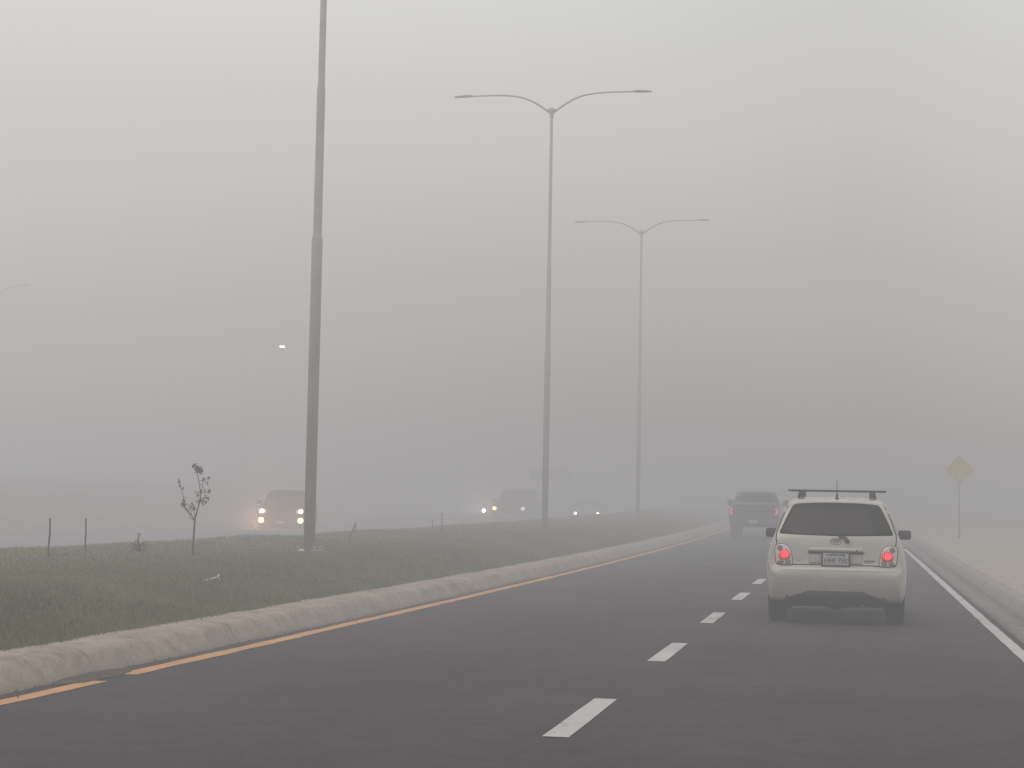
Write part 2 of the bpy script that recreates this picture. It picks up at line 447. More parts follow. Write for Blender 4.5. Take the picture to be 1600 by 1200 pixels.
yl = ribbon('edge_line', -5.375, -5.225, -8, 11.62, M['yellow_paint'], jag=0.02); yl['label'] = 'orange-yellow edge line, near piece up to the dirt spill'
yl = ribbon('edge_line', -5.375, -5.225, 12.12, 320, M['yellow_paint'], jag=0.022, seed=9); yl['label'] = 'orange-yellow edge line along the median kerb'
wl = ribbon('edge_line', 1.445, 1.565, -8, 320, M['white_paint'], jag=0.008, seed=3); wl['label'] = 'white edge line on the right'
y = 4.75
while y < 150:
    ribbon('lane_dash', -1.745, -1.59, y, y + 2.02, M['white_paint'], jag=0.006, seed=y)
    y += 5.0

# dirt washed out from the kerb over the yellow line
bm = bmesh.new()
cv = bm.verts.new((-5.47, 11.85, zr(11.85) + 0.03))
ring = []
for k in range(26):
    a = 2 * math.pi * k / 26
    rr = 1 + 0.35 * mnoise.noise(Vector((math.cos(a) * 2, math.sin(a) * 2, 1.7)))
    ring.append(bm.verts.new((-5.46 + 0.17 * rr * math.cos(a), 11.88 + 0.62 * rr * math.sin(a), zr(11.88) + 0.0065)))
for k in range(26): bm.faces.new((cv, ring[k], ring[(k + 1) % 26]))
d = from_bm('dirt_spill', bm, M['dirt'], road); d['label'] = 'brown dirt spilled over the yellow line'

# left kerb: old sloped concrete, wavering edges, joints worn open
def kerb_sheet(name, prof, y0, y1, mat, wob, seed, joint=None):
    ys = frange(y0, 60, 0.12) + frange(60.5, y1, 1.5)
    v = []; f = []; n = len(prof)
    for y in ys:
        chip = 0.0
        if joint:
            ph = (y + seed) % joint
            chip = 0.012 * math.exp(-((ph - joint / 2) / 0.05) ** 2)
        for i, (x, z) in enumerate(prof):
            w = wob[i]
            nx = w * (mnoise.noise(Vector((y * 0.9, seed + i * 0.37, 0))) + 0.22 * mnoise.noise(Vector((y * 4.0, seed + i * 0.6, 2))))
            nz = 0.4 * w * mnoise.noise(Vector((y * 1.3, seed + 9 + i * 0.5, 4)))
            v.append((x + nx + off(y), y, zr(y) + z + nz - (chip if z > 0.02 else 0)))
    for j in range(len(ys) - 1):
        for i in range(n - 1):
            f.append((j * n + i, (j + 1) * n + i, (j + 1) * n + i + 1, j * n + i + 1))
    o = from_pydata(name, v, f, mat); o['kind'] = 'structure'
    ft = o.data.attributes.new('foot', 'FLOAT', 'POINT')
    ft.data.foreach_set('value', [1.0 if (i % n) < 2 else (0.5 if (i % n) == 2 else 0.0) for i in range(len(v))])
    return o
k = kerb_sheet('kerb', [(-5.50, -0.02), (-5.53, 0.012), (-5.60, 0.035), (-5.66, 0.125), (-5.70, 0.160), (-5.76, 0.175), (-5.98, 0.185), (-6.14, 0.175), (-6.20, 0.02)],
               -8, 320, M['kerb'], [0.03, 0.035, 0.026, 0.014, 0.010, 0.009, 0.012, 0.03, 0.0], 1.3, 3.05)
tag(k, 'weathered pinkish concrete kerb along the grass median')
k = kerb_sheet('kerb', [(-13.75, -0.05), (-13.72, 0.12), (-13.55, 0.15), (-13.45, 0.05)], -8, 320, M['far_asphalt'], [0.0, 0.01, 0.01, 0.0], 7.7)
tag(k, 'far kerb of the median beside the opposite carriageway')
g = kerb_sheet('gutter', [(1.64, -0.03), (1.645, 0.022), (1.80, 0.016), (1.985, 0.010), (2.0, -0.05)], -8, 320, M['gutter'], [0.0, 0.012, 0.006, 0.006, 0.0], 4.1, 6.0)
tag(g, 'grey concrete gutter strip beside the white edge line')
k = kerb_sheet('kerb', [(2.004, -0.03), (2.02, 0.0), (2.05, 0.02), (2.11, 0.125), (2.15, 0.148), (2.30, 0.152), (2.34, 0.05)],
               -8, 320, M['kerb_pale'], [0.0, 0.006, 0.008, 0.008, 0.008, 0.01, 0.0], 2.2, 3.05)
tag(k, 'pale concrete kerb on the right side of the road')

def build_grit():
    rnd = random.Random(21); bm = bmesh.new()
    for _ in range(700):
        y = 8.5 + 40 * rnd.random() ** 1.8
        x = -5.47 + rnd.gauss(0, 0.035) + (abs(rnd.gauss(0, 0.25)) if rnd.random() < 0.07 else 0)
        r = rnd.uniform(0.003, 0.010)
        m = Matrix.Translation((x + off(y), y, zr(y) + 0.006 + r * 0.3)) @ Matrix.Rotation(rnd.uniform(0, 6.3), 4, 'Z') @ Matrix.Diagonal((r * rnd.uniform(0.7, 1.4), r, r * 0.7, 1))
        bmesh.ops.create_icosphere(bm, subdivisions=1, radius=1.0, matrix=m)
    o = from_bm('gravel', bm, surf('grit', (0.20, 0.165, 0.135), (0.09, 0.078, 0.068), 0.95, 30), None, smooth=False)
    tag(o, 'loose brown grit washed along the foot of the median kerb', None, None, 'stuff')
build_grit()

# the median lawn, right verge, far verge
med = sheet('median', frange(-13.6, -6.12, 0.22), -8, 320, median_z, M['turf'])
tag(med, 'grassy mounded median between the carriageways')
verge_rel = curve_fn([(2.31, 0.140), (3.2, 0.16), (5.0, 0.22), (9.0, 0.30), (20, 0.5), (60, 1.2)])
vg = sheet('verge', [2.31, 2.6, 2.9, 3.2, 3.6, 4, 4.6, 5.4, 6.5, 8, 10, 14, 20, 35, 60], -8, 320,
           lambda x, y: zr(y) + verge_rel(x) + (lump(x, y, 0.8, 0.03) if x > 2.4 else 0), M['dry'])
tag(vg, 'pale dry verge on the right behind the kerb')
fv_rel = curve_fn([(-90, 2.2), (-60, 2.0), (-36, 1.35), (-30, 0.7), (-26.5, 0.16), (-25.4, 0.0), (-25.0, -0.07)])
fv = sheet('verge', [-90, -70, -60, -50, -44, -40, -36, -33, -30, -28, -26.5, -25.8, -25.4, -25.0], -8, 320,
           lambda x, y: zr(y) + fv_rel(x) + lump(x, y, 0.3, 0.1) * (1 if x < -27 else 0), M['far_turf'])
tag(fv, 'low grass bank beyond the opposite carriageway')

# grass blades: one uncountable mass
def build_grass():
    verts = []; faces = []; tone = []; crest_pale = []
    rnd = random.Random(3)
    def blade(x, y, z, h, t, w):
        a = rnd.uniform(0, 2 * math.pi); l = rnd.uniform(0.1, 0.7) * h
        b = rnd.uniform(0, 2 * math.pi)
        dx, dy = math.cos(a) * w, math.sin(a) * w
        i = len(verts)
        verts.extend([(x - dx, y - dy, z - 0.01), (x + dx, y + dy, z - 0.01), (x + math.cos(b) * l, y + math.sin(b) * l, z + h)])
        faces.append((i, i + 1, i + 2)); tone.append(t)
        q = min(1.0, max(0.0, (-6.9 - (x - off(y))) / 1.7)); crest_pale.append(0.8 * q * q * (3 - 2 * q) * rnd.uniform(0.75, 1.15))  # blades turn paler toward the mound's crest
    count = 0
    while count < 150000:
        y = 8.0 + 62.0 * rnd.random() ** 2.1
        x = rnd.uniform(-12.6, -6.02)
        if y < 7.5 + (-6 - x) * 0.9: continue
        cl = mnoise.noise(Vector((x * 0.5, y * 0.5, 0))) + 0.5 * mnoise.noise(Vector((x * 2.1, y * 2.1, 5)))
        if cl < -0.35 and rnd.random() < 0.7: continue
        t = min(1, max(0, 0.42 + 0.45 * mnoise.noise(Vector((x * 0.33, y * 0.33, 8))) + 0.35 * cl * -0.6 + rnd.gauss(0, 0.16)))
        h = rnd.uniform(0.022, 0.058) * (1 + 0.6 * max(0, cl)) * (0.72 if x < -7.2 else 1.0)
        if rnd.random() < 0.006: h *= 1.9; t = min(1, t + 0.25)
        w = 0.0035 + 0.00022 * y
        if x > -6.2: h *= 0.75
        blade(x + off(y), y, median_z(min(x, -6.12), y), h, t, w)
        count += 1
    me = bpy.data.meshes.new('grass'); me.from_pydata(verts, [], faces); me.update()
    dt = me.attributes.new('crest_pale', 'FLOAT', 'FACE'); dt.data.foreach_set('value', crest_pale)
    at = me.attributes.new('tone', 'FLOAT', 'FACE'); at.data.foreach_set('value', tone)
    me.materials.append(M['blade'])
    o = link(bpy.data.objects.new('grass', me))
    tag(o, 'short dull green grass covering the median mound', None, None, 'stuff')
build_grass()

# ------------------------------------------------------------------ street lamps
def arm_mesh(s):
    bm = bmesh.new()
    pts = [(0.02 * s, 0, -0.06), (0.10 * s, 0, 0.0), (0.34 * s, 0, 0.17), (0.62 * s, 0, 0.325), (0.92 * s, 0, 0.42), (1.28 * s, 0, 0.465), (1.7 * s, 0, 0.478), (2.2 * s, 0, 0.475)]
    fx = curve_fn([(i, abs(p[0])) for i, p in enumerate(pts)]); fz = curve_fn([(i, p[2]) for i, p in enumerate(pts)])
    fine = [(s * fx(i / 4), 0, fz(i / 4)) for i in range(4 * (len(pts) - 1) + 1)]
    add_tube(bm, fine, [0.027 - 0.010 * i / len(fine) for i in range(len(fine))], 10)
    return bm
def head_mesh(s):
    bm = bmesh.new()
    secs = [(2.16, 0.025, 0.022, 0.0), (2.22, 0.05, 0.034, 0.0), (2.34, 0.085, 0.040, -0.003), (2.52, 0.09, 0.032, -0.008), (2.64, 0.075, 0.020, -0.014), (2.70, 0.03, 0.010, -0.016)]
    rings = []
    for x, wy, hz, dz in secs:
        rings.append([bm.verts.new((s * x, wy * math.cos(2 * math.pi * k / 14), 0.475 + dz + hz * math.sin(2 * math.pi * k / 14) * (1.0 if math.sin(2 * math.pi * k / 14) > 0 else 0.6))) for k in range(14)])
    for a, b in zip(rings, rings[1:]):
        for k in range(14): bm.faces.new((a[k], a[(k + 1) % 14], b[(k + 1) % 14], b[k]))
    bm.faces.new(rings[0][::-1]); bm.faces.new(rings[-1])
    return bm

def lamp_post():
    root = empty('street_lamp')
    bm = bmesh.new()
    add_lathe(bm, [(0.084, -0.3), (0.082, 4.66), (0.080, 4.68), (0.066, 4.73), (0.062, 6.95), (0.061, 6.97), (0.053, 7.03), (0.038, 11.1), (0.038, 11.14)], 20)
    from_bm('pole', bm, M['galv'], root)
    bm = bmesh.new()
    add_box(bm, (0, 0, 0.0), (0.34, 0.34, 0.04), 0.01)
    for sx in (-1, 1):
        for sy in (-1, 1):
            add_lathe(bm, [(0.018, 0.0), (0.018, 0.06), (0.001, 0.07)], 8, 'z', (0.125 * sx, 0.125 * sy, 0.01))
    from_bm('base_plate', bm, M['galv'], root, smooth=False)
    bm = bmesh.new(); add_box(bm, (0.0, -0.081, 0.75), (0.075, 0.012, 0.26), 0.006); from_bm('access_hatch', bm, M['lamp_head'], root)
    bm = bmesh.new()
    add_lathe(bm, [(0.046, 10.98), (0.056, 11.02), (0.058, 11.12), (0.13, 11.18), (0.135, 11.20), (0.06, 11.25), (0.001, 11.27)], 16)
    from_bm('collar', bm, M['galv'], root)
    for s in (-1, 1):
        a = from_bm('arm', arm_mesh(s), M['arm_steel'], root); a.location = (0, 0, 11.16)
        from_bm('luminaire', head_mesh(s), M['lamp_head'], a)
    return root

def copy_tree(o, parent=None):
    c = o.copy(); C.objects.link(c)
    if parent is not None: c.parent = parent
    for ch in list(o.children): copy_tree(ch, c)
    return c

LG = 'double-armed street lamps'
lamp0 = lamp_post()
lamp_spots = [
    (-7.98, 24.7, 'tall grey lamp post nearest on the median, its arms above the picture edge'),
    (-8.07, 45.0, 'double-armed grey street lamp standing mid-median, whole and clearest of all'),
    (-8.35, 67.0, 'fainter double-armed street lamp farther off, above the dark pickup truck'),
]
for i, (x, y, lb) in enumerate(lamp_spots):
    o = lamp0 if i == 0 else copy_tree(lamp0)
    o.location = (x, y, median_z(x - off(y), y) - 0.03)
    tag(o, lb, 'street lamp', LG)
o = copy_tree(lamp0); o.location = (-44.35, 83.2, zr(83) + 0.08); o.rotation_euler = (0, 0, R(-25))
tag(o, 'ghostly lamp arm reaching in at the left edge of the fog', 'street lamp', LG)
o = copy_tree(lamp0); o.location = (-40.3, 110, zr(110) - 0.9)
tag(o, 'far street lamp with its lit head a tiny bright dot left of the near pole', 'street lamp', LG)
pale = surf('fog_pale_steel', (0.60, 0.59, 0.57), (0.54, 0.53, 0.51), 0.7, 3)
for a in o.children:                       # lightened steel: the fog's fading is put into this distant lamp's colour
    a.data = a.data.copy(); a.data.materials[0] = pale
    if a.name.startswith('arm') and a.children and a.children[0].data.vertices[0].co.x > 0:
        bm = bmesh.new(); add_box(bm, (2.52, -0.02, 0.425), (0.30, 0.2, 0.06), 0.02)
        from_bm('lit_lens', bm, M['street_lit'], a)

# ------------------------------------------------------------------ vehicles
def shell(P):
    """lofted body: rings across the car, its lower rim lifted over the wheels."""
    top = curve_fn(P['top']); W = curve_fn(P['W']); hwf = curve_fn(P['hwf']); L = P['L']
    base = curve_fn(P['low'])
    ys = [0, 0.008, 0.02, 0.035, 0.05, 0.065, 0.08, 0.1, 0.12, 0.145, 0.17, 0.2]
    y = 0.24
    while y < L - 0.22: ys.append(y); y += 0.045
    ys += [L - q for q in (0.2, 0.16, 0.12, 0.09, 0.06, 0.04, 0.02, 0.008, 0)]
    rings = []
    for y in ys:
        zl = base(y)
        for yc in P['wheels']:
            q = P['arch'] ** 2 - (y - yc) ** 2
            if q > 0: zl = max(zl, P['wr'] + math.sqrt(q))
        t = top(y); cr = min(P.get('crown', 0.07), max(0.02, (t - zl) * 0.35)); ze = max(t - cr, zl + 0.01)
        cr = t - ze
        w = W(y); half = []
        for k in range(17):
            z = zl + (ze - zl) * k / 16
            half.append((w * hwf(z), z))
        hwe = w * hwf(ze); p = 2 / P.get('sq', 3.2)
        for k in range(1, 11):
            a = math.pi / 2 * k / 10
            half.append((hwe * max(0.0, math.cos(a)) ** p if k < 10 else 0.0, ze + cr * math.sin(a) ** p))
        ring = [(-x, y, z) for x, z in half] + [(x, y, z) for x, z in half[-2::-1]]
        rings.append(ring)
    n = len(rings[0]); v = [q for r in rings for q in r]; f = []
    for j in range(len(rings) - 1):
        for i in range(n - 1):
            f.append((j * n + i, j * n + i + 1, (j + 1) * n + i + 1, (j + 1) * n + i))
        if ys[j + 1] < P['wheels'][0] - P['arch'] or ys[j] > P['wheels'][1] + P['arch']:   # valance under each end
            f.append((j * n + n - 1, j * n, (j + 1) * n, (j + 1) * n + n - 1))
    f.append(tuple(range(n - 1, -1, -1))); f.append(tuple((len(rings) - 1) * n + i for i in range(n)))
    return v, f

AX = {'rear': (Vector((0, 1, 0)), lambda a, b: Vector((a, -2, b))), 'front': (Vector((0, -1, 0)), lambda a, b: Vector((a, 9, b))),
      'left': (Vector((1, 0, 0)), lambda a, b: Vector((-3, a, b))), 'right': (Vector((-1, 0, 0)), lambda a, b: Vector((3, a, b)))}
def panel(name, poly, side, bvh, off_, mat, parent, res=0.06, depth=0.02):
    """a fitted piece lying on the body: outline poly seen from one side, laid onto the shell, with a rim."""
    d, org = AX[side]
    n = len(poly); pts = [Vector(p) for p in poly]
    dense = []
    for i in range(n):
        a, b = pts[i], pts[(i + 1) % n]; m = max(1, int((b - a).length / res))
        dense += [a.lerp(b, k / m) for k in range(m)]
    nb = len(dense)
    xs = [p.x for p in dense]; zs = [p.y for p in dense]
    allp = list(dense)
    gx = min(xs) + res * 0.5
    while gx < max(xs):
        gz = min(zs) + res * 0.5
        while gz < max(zs):
            q = Vector((gx, gz))
            if min((q - w).length for w in dense) > res * 0.35: allp.append(q)
            gz += res
        gx += res
    vo, eo, fo, *_ = delaunay_2d_cdt(allp, [], [list(range(nb))], 1, 1e-5)
    used = sorted({i for f in fo for i in f}); remap = {q: k for k, q in enumerate(used)}
    vo = [vo[i] for i in used]; fo = [[remap[i] for i in f] for f in fo]
    P3 = []
    for p in vo:
        h = bvh.ray_cast(org(p.x, p.y), d)
        if h[0] is None: h = bvh.find_nearest(org(p.x, p.y) + d * 2)
        P3.append(Vector(h[0]))
    cnt = {}
    for f in fo:
        for i in range(len(f)):
            e = tuple(sorted((f[i], f[(i + 1) % len(f)]))); cnt[e] = cnt.get(e, 0) + 1
    bm = bmesh.new()
    fr = [bm.verts.new(p - d * off_) for p in P3]
    for f in fo: bm.faces.new([fr[i] for i in f])
    bk = {}
    for e, c in cnt.items():
        if c == 1:
            for i in e:
                if i not in bk: bk[i] = bm.verts.new(P3[i] + d * depth)
            try: bm.faces.new((fr[e[0]], fr[e[1]], bk[e[1]], bk[e[0]]))
            except ValueError: pass
    return from_bm(name, bm, mat, parent, smooth=True)

def mirror_x(poly): return [(-a, b) for a, b in poly][::-1]

def wheel(root, x, y, r, w, rim_mat):
    s = 1 if x > 0 else -1
    bm = bmesh.new()
    h = w / 2
    add_lathe(bm, [(r * 0.64, -h * 0.9), (r * 0.80, -h * 1.02), (r * 0.95, -h * 0.97), (r * 0.985, -h * 0.82), (r, -h * 0.5), (r, h * 0.5), (r * 0.985, h * 0.82), (r * 0.95, h * 0.97), (r * 0.80, h * 1.02), (r * 0.64, h * 0.9)], 36, 'x', (x, y, r))
    wh = from_bm('wheel', bm, M['rubber'], root)
    bm = bmesh.new()
    add_lathe(bm, [(r * 0.635, -h * 0.8), (r * 0.635, h * 0.8)] if s > 0 else [(r * 0.635, h * 0.8), (r * 0.635, -h * 0.8)], 30, 'x', (x, y, r))
    for k in range(5):
        a = 2 * math.pi * k / 5
        rot = Matrix.Rotation(a, 3, 'X')
        add_box(bm, Vector((x + s * h * 0.86, y, r)) + rot @ Vector((0, 0, r * 0.33)), (0.025, r * 0.2, r * 0.56), 0.006, rot)
    from_bm('rim', bm, rim_mat, wh)
    return wh

def base_vehicle(name, P, paint):
    root = empty(name)
    v, f = shell(P)
    body = from_pydata('body', v, f, paint, root)
    bvh = BVHTree.FromPolygons([Vector(q) for q in v], f)
    bm = bmesh.new()
    wl, L = P['Wmax'], P['L']
    add_box(bm, (0, L / 2, P['floor'] + 0.15), (wl * 1.52, L - 0.3, 0.3), 0.05)
    if P.get('cabin'):
        pass
    from_bm('underbody', bm, M['black'], root)
    for yc in P['wheels']:
        for s in (-1, 1): wheel(root, s * (wl - P['tw'] / 2 - 0.03), yc, P['wr'], P['tw'], M['alloy'])
    return root, bvh

def text_mesh(name, body, size, mat, parent, loc, rot, depth=0.0015):
    cu = bpy.data.curves.new(name, 'FONT'); cu.body = body; cu.size = size; cu.align_x = 'CENTER'; cu.align_y = 'CENTER'; cu.extrude = depth
    tmp = bpy.data.objects.new(name + '_tmp', cu); C.objects.link(tmp)
    bpy.context.view_layer.update()
    me = bpy.data.meshes.new_from_object(tmp.evaluated_get(bpy.context.evaluated_depsgraph_get()))
    bpy.data.objects.remove(tmp); bpy.data.curves.remove(cu)
    me.materials.clear(); me.materials.append(mat)
    o = link(bpy.data.objects.new(name, me), parent); o.location = loc; o.rotation_euler = rot
    return o

def side_mirror(root, x, y, z, w, h, house=M['black'], flip=False):
    s = 1 if x > 0 else -1
    bm = bmesh.new()
    add_box(bm, (x, y, z), (w, 0.12, h), 0.03)
    add_box(bm, (x - s * w * 0.55, y + 0.04, z - h * 0.3), (w * 0.5, 0.05, 0.035), 0.01)
    m = from_bm('side_mirror', bm, house, root)
    bm = bmesh.new()
    add_box(bm, (x, y - 0.058 if not flip else y + 0.058, z), (w * 0.84, 0.01, h * 0.78), 0.003)
    from_bm('mirror_glass', bm, M['grey_plastic'], m)
    return m

# ---- the white hatchback in front -------------------------------------------------
HATCH = dict(L=3.86, Wmax=0.8475, wr=0.30, tw=0.21, wheels=(0.66, 3.03), arch=0.355, floor=0.24, crown=0.065, sq=3.4,
    low=[(0, 0.555), (0.012, 0.50), (0.03, 0.43), (0.055, 0.36), (0.085, 0.305), (0.11, 0.282), (0.3, 0.27), (3.5, 0.25), (3.78, 0.26), (3.86, 0.36)],
    top=[(0, 0.60), (0.008, 0.635), (0.02, 0.665), (0.04, 0.69), (0.065, 0.708), (0.075, 0.74), (0.086, 0.82), (0.10, 0.90), (0.12, 0.985), (0.15, 1.06), (0.185, 1.115),
         (0.30, 1.30), (0.40, 1.448), (0.45, 1.484), (0.60, 1.512), (1.2, 1.548), (1.75, 1.535), (2.05, 1.48), (2.8, 1.06), (3.05, 0.97), (3.55, 0.87), (3.72, 0.78), (3.82, 0.64), (3.86, 0.52)],
    W=[(0, 0.69), (0.008, 0.725), (0.02, 0.748), (0.05, 0.775), (0.1, 0.798), (0.2, 0.822), (0.4, 0.842), (0.7, 0.8475), (3.1, 0.845), (3.45, 0.80), (3.7, 0.70), (3.82, 0.60), (3.86, 0.52)],
    hwf=[(0.2, 0.93), (0.36, 0.975), (0.5, 0.997), (0.66, 1.0), (0.8, 0.985), (0.94, 0.95), (1.0, 0.925), (1.07, 0.888), (1.2, 0.822), (1.46, 0.675), (1.6, 0.6)])

def white_hatchback():
    root, bvh = base_vehicle('hatchback_car', HATCH, M['white_car'])
    rear = lambda nm, poly, o, m, par=root, res=0.05, d=0.02: panel(nm, poly, 'rear', bvh, o, m, par, res, d)
    # tailgate glass, dark and slightly arched at the top
    g = [(-0.685, 1.082), (-0.35, 1.070), (0, 1.064), (0.35, 1.070), (0.685, 1.082), (0.612, 1.25), (0.525, 1.428), (0.475, 1.450), (0.25, 1.464), (0, 1.469), (-0.25, 1.464), (-0.475, 1.450), (-0.525, 1.428), (-0.612, 1.25)]
    rear('rear_window', round_poly(g, 0.03, 3), 0.005, M['glass'], res=0.05)
    # dark weather line round the tailgate opening
    for s in (-1, 1):
        rear('tailgate_seam', strip_poly([(s * 0.560, 1.465), (s * 0.605, 1.385), (s * 0.662, 1.24), (s * 0.712, 1.09), (s * 0.716, 1.02), (s * 0.705, 0.955)], 0.013), 0.003, M['seam'], res=0.03)
    rear('bumper_seam', strip_poly([(-0.70, 0.712), (-0.4, 0.716), (0, 0.718), (0.4, 0.716), (0.70, 0.712)], 0.012), 0.004, M['seam'], res=0.04)
    # number-plate bay with its overhanging handle
    bay = round_poly([(-0.322, 0.728), (0.322, 0.728), (0.318, 0.866), (-0.318, 0.866)], 0.02)
    rear('plate_recess', bay, 0.002, surf('bay_paint', (0.46, 0.435, 0.40), (0.43, 0.405, 0.37), 0.35, 3), res=0.05)
    lip = round_poly([(-0.33, 0.872), (0.33, 0.872), (0.315, 0.922), (-0.315, 0.922)], 0.015)
    h = rear('tailgate_handle', lip, 0.024, M['white_car'], res=0.05, d=0.03)
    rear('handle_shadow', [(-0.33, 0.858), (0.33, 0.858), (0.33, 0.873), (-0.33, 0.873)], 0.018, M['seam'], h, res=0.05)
    rear('keyhole', ellipse(0.245, 0.892, 0.011, 0.011, 10), 0.027, M['seam'], h, res=0.02)
    # plate
    pl_bm = bmesh.new(); add_box(pl_bm, (0, 0.048, 0.783), (0.345, 0.014, 0.172), 0.004)
    fr = from_bm('plate_frame', pl_bm, M['grey_plastic'], root)
    pl_bm = bmesh.new(); add_box(pl_bm, (0, 0.0405, 0.783), (0.305, 0.008, 0.142), 0.003)
    pl = from_bm('licence_plate', pl_bm, M['plate'], root)
    text_mesh('plate_number', 'HHF 792', 0.074, M['plate_ink'], pl, (0, 0.0355, 0.770), (R(90), 0, 0))
    bm = bmesh.new(); add_box(bm, (0, 0.036, 0.838), (0.17, 0.002, 0.014))
    add_box(bm, (0.095, 0.036, 0.835), (0.03, 0.002, 0.022)); from_bm('plate_heading', bm, M['plate_ink'], pl)
    for s in (-1, 1):
        bm = bmesh.new(); add_lathe(bm, [(0.009, 0.0), (0.009, 0.004)], 10, 'y', (s * 0.105, 0.033, 0.84)); from_bm('plate_bolt', bm, M['seam'], pl)
    # three-oval emblem
    def oval(bm, cx, cz, rx, rz, t, yy):
        n = 28; ro = []; ri = []
        for k in range(n):
            a = 2 * math.pi * k / n
            ro.append((cx + rx * math.cos(a), cz + rz * math.sin(a))); ri.append((cx + (rx - t) * math.cos(a), cz + (rz - t) * math.sin(a)))
        lay = []
        for y0 in (yy, yy + 0.012):
            lay.append(([bm.verts.new((p[0], y0, p[1])) for p in ro], [bm.verts.new((p[0], y0, p[1])) for p in ri]))
        for k in range(n):
            q = (k + 1) % n
            bm.faces.new((lay[0][0][k], lay[0][0][q], lay[0][1][q], lay[0][1][k]))
            bm.faces.new((lay[0][0][k], lay[1][0][k], lay[1][0][q], lay[0][0][q]))
            bm.faces.new((lay[0][1][k], lay[0][1][q], lay[1][1][q], lay[1][1][k]))
    hy = bvh.ray_cast(Vector((0, -2, 0.998)), Vector((0, 1, 0)))[0].y - 0.012
    bm = bmesh.new()
    oval(bm, 0, 0.998, 0.068, 0.045, 0.009, hy); oval(bm, 0, 1.017, 0.042, 0.019, 0.007, hy - 0.001); oval(bm, 0, 0.998, 0.020, 0.040, 0.007, hy - 0.002)
    em = from_bm('emblem', bm, M['chrome'], root, smooth=False)
    # wiper stub
    rear('rear_wiper', round_poly([(0.03, 1.072), (0.03, 1.05), (0.085, 1.042), (0.125, 0.992), (0.165, 0.985), (0.16, 1.02), (0.115, 1.062)], 0.012), 0.03, M['grey_plastic'], res=0.03, d=0.02)
    # badges: small raised bars
    bad = [rear('badge', [(0.345 + i * 0.021, z), (0.345 + i * 0.021 + 0.015, z), (0.345 + i * 0.021 + 0.015, z + 0.016), (0.345 + i * 0.021, z + 0.016)], 0.005, M['alloy'], res=0.02, d=0.004)
           for i, z in ()]
    bm = bmesh.new()
    yy = bvh.ray_cast(Vector((0.40, -2, 0.765)), Vector((0, 1, 0)))[0].y - 0.003
    for z, n in ((0.772, 6), (0.748, 5)):
        for i in range(n): add_box(bm, (0.345 + i * 0.0215, yy + i * 0.0004, z), (0.016, 0.006, 0.014), 0.002)
    from_bm('badge', bm, M['grey_plastic'], root, smooth=False)
    bm = bmesh.new()
    for i in range(3): add_box(bm, (-0.455 + i * 0.02, yy + 0.001, 0.765), (0.014, 0.006, 0.013), 0.002)
    from_bm('badge', bm, M['alloy'], root, smooth=False)
    # tail lamps
    for s in (-1, 1):
        f_ = (lambda p: p) if s > 0 else mirror_x
        hp = f_([(0.505, 0.702), (0.515, 0.78), (0.525, 0.86), (0.555, 0.925), (0.60, 0.955), (0.66, 0.962), (0.718, 0.950), (0.733, 0.90), (0.728, 0.80), (0.712, 0.715), (0.62, 0.700)])
        rim = rear('tail_light', round_poly(hp, 0.02, 3), 0.004, M['seam'], res=0.03)
        cx = sum(p[0] for p in hp) / len(hp); cz = sum(p[1] for p in hp) / len(hp)
        inner = [(cx + (a - cx) * 0.93, cz + (b - cz) * 0.94) for a, b in hp]
        rear('lens', round_poly(inner, 0.02, 3), 0.012, M['lens_clear'], rim, res=0.03)
        rear('stop_lamp', round_poly([(s * 0.535, 0.79), (s * 0.545, 0.855), (s * 0.585, 0.893), (s * 0.655, 0.885), (s * 0.682, 0.83), (s * 0.672, 0.778), (s * 0.60, 0.770)], 0.03), 0.022, M['stop'], rim, res=0.025)
        rear('lamp_chamber', ellipse(s * 0.668, 0.912, 0.033, 0.032, 18), 0.019, M['lens_grey'], rim, res=0.02)
        rear('lamp_chamber', ellipse(s * 0.568, 0.748, 0.036, 0.032, 18), 0.019, M['lens_grey'], rim, res=0.02)
        rear('lamp_chamber', ellipse(s * 0.655, 0.745, 0.034, 0.028, 18), 0.018, M['lens_pink'], rim, res=0.02)
    # black lower bumper insert with ragged underside
    ins = round_poly([(-0.595, 0.235), (-0.55, 0.372), (-0.50, 0.394), (0.50, 0.394), (0.55, 0.372), (0.595, 0.235)], 0.03)
    bm = bmesh.new()
    lowz = lambda x: 0.215 + 0.018 * mnoise.noise(Vector((x * 5, 0, 3))) - 0.03 * math.exp(-((x - 0.02) / 0.12) ** 2)
    xs = frange(-0.64, 0.64, 0.032); fr_, bk_ = [], []
    for x in xs:
        zt = 0.412 if abs(x) < 0.55 else 0.412 - (abs(x) - 0.55) * 1.9
        yy = 0.10 * abs(x) ** 2
        a = [bm.verts.new((x, yy + 0.06, zt)), bm.verts.new((x, yy + 0.028, zt - 0.010)), bm.verts.new((x, yy + 0.045, (zt + lowz(x)) / 2)), bm.verts.new((x, yy + 0.08, lowz(x))), bm.verts.new((x, yy + 0.30, lowz(x) + 0.02))]
        fr_.append(a)
    for a, b in zip(fr_, fr_[1:]):
        for k in range(4): bm.faces.new((a[k], b[k], b[k + 1], a[k + 1]))
    from_bm('bumper_insert', bm, M['black'], root)
    rear('bumper_crease', strip_poly([(-0.78, 0.655), (-0.4, 0.648), (0.4, 0.648), (0.78, 0.655)], 0.006), 0.002, surf('crease_shade', (0.5, 0.475, 0.44), None, 0.4, 4), res=0.05)
    bm = bmesh.new(); add_tube(bm, [(0.32, 0.02, 0.225), (0.32, 0.3, 0.235)], 0.022, 12); from_bm('exhaust_pipe', bm, M['grey_plastic'], root)
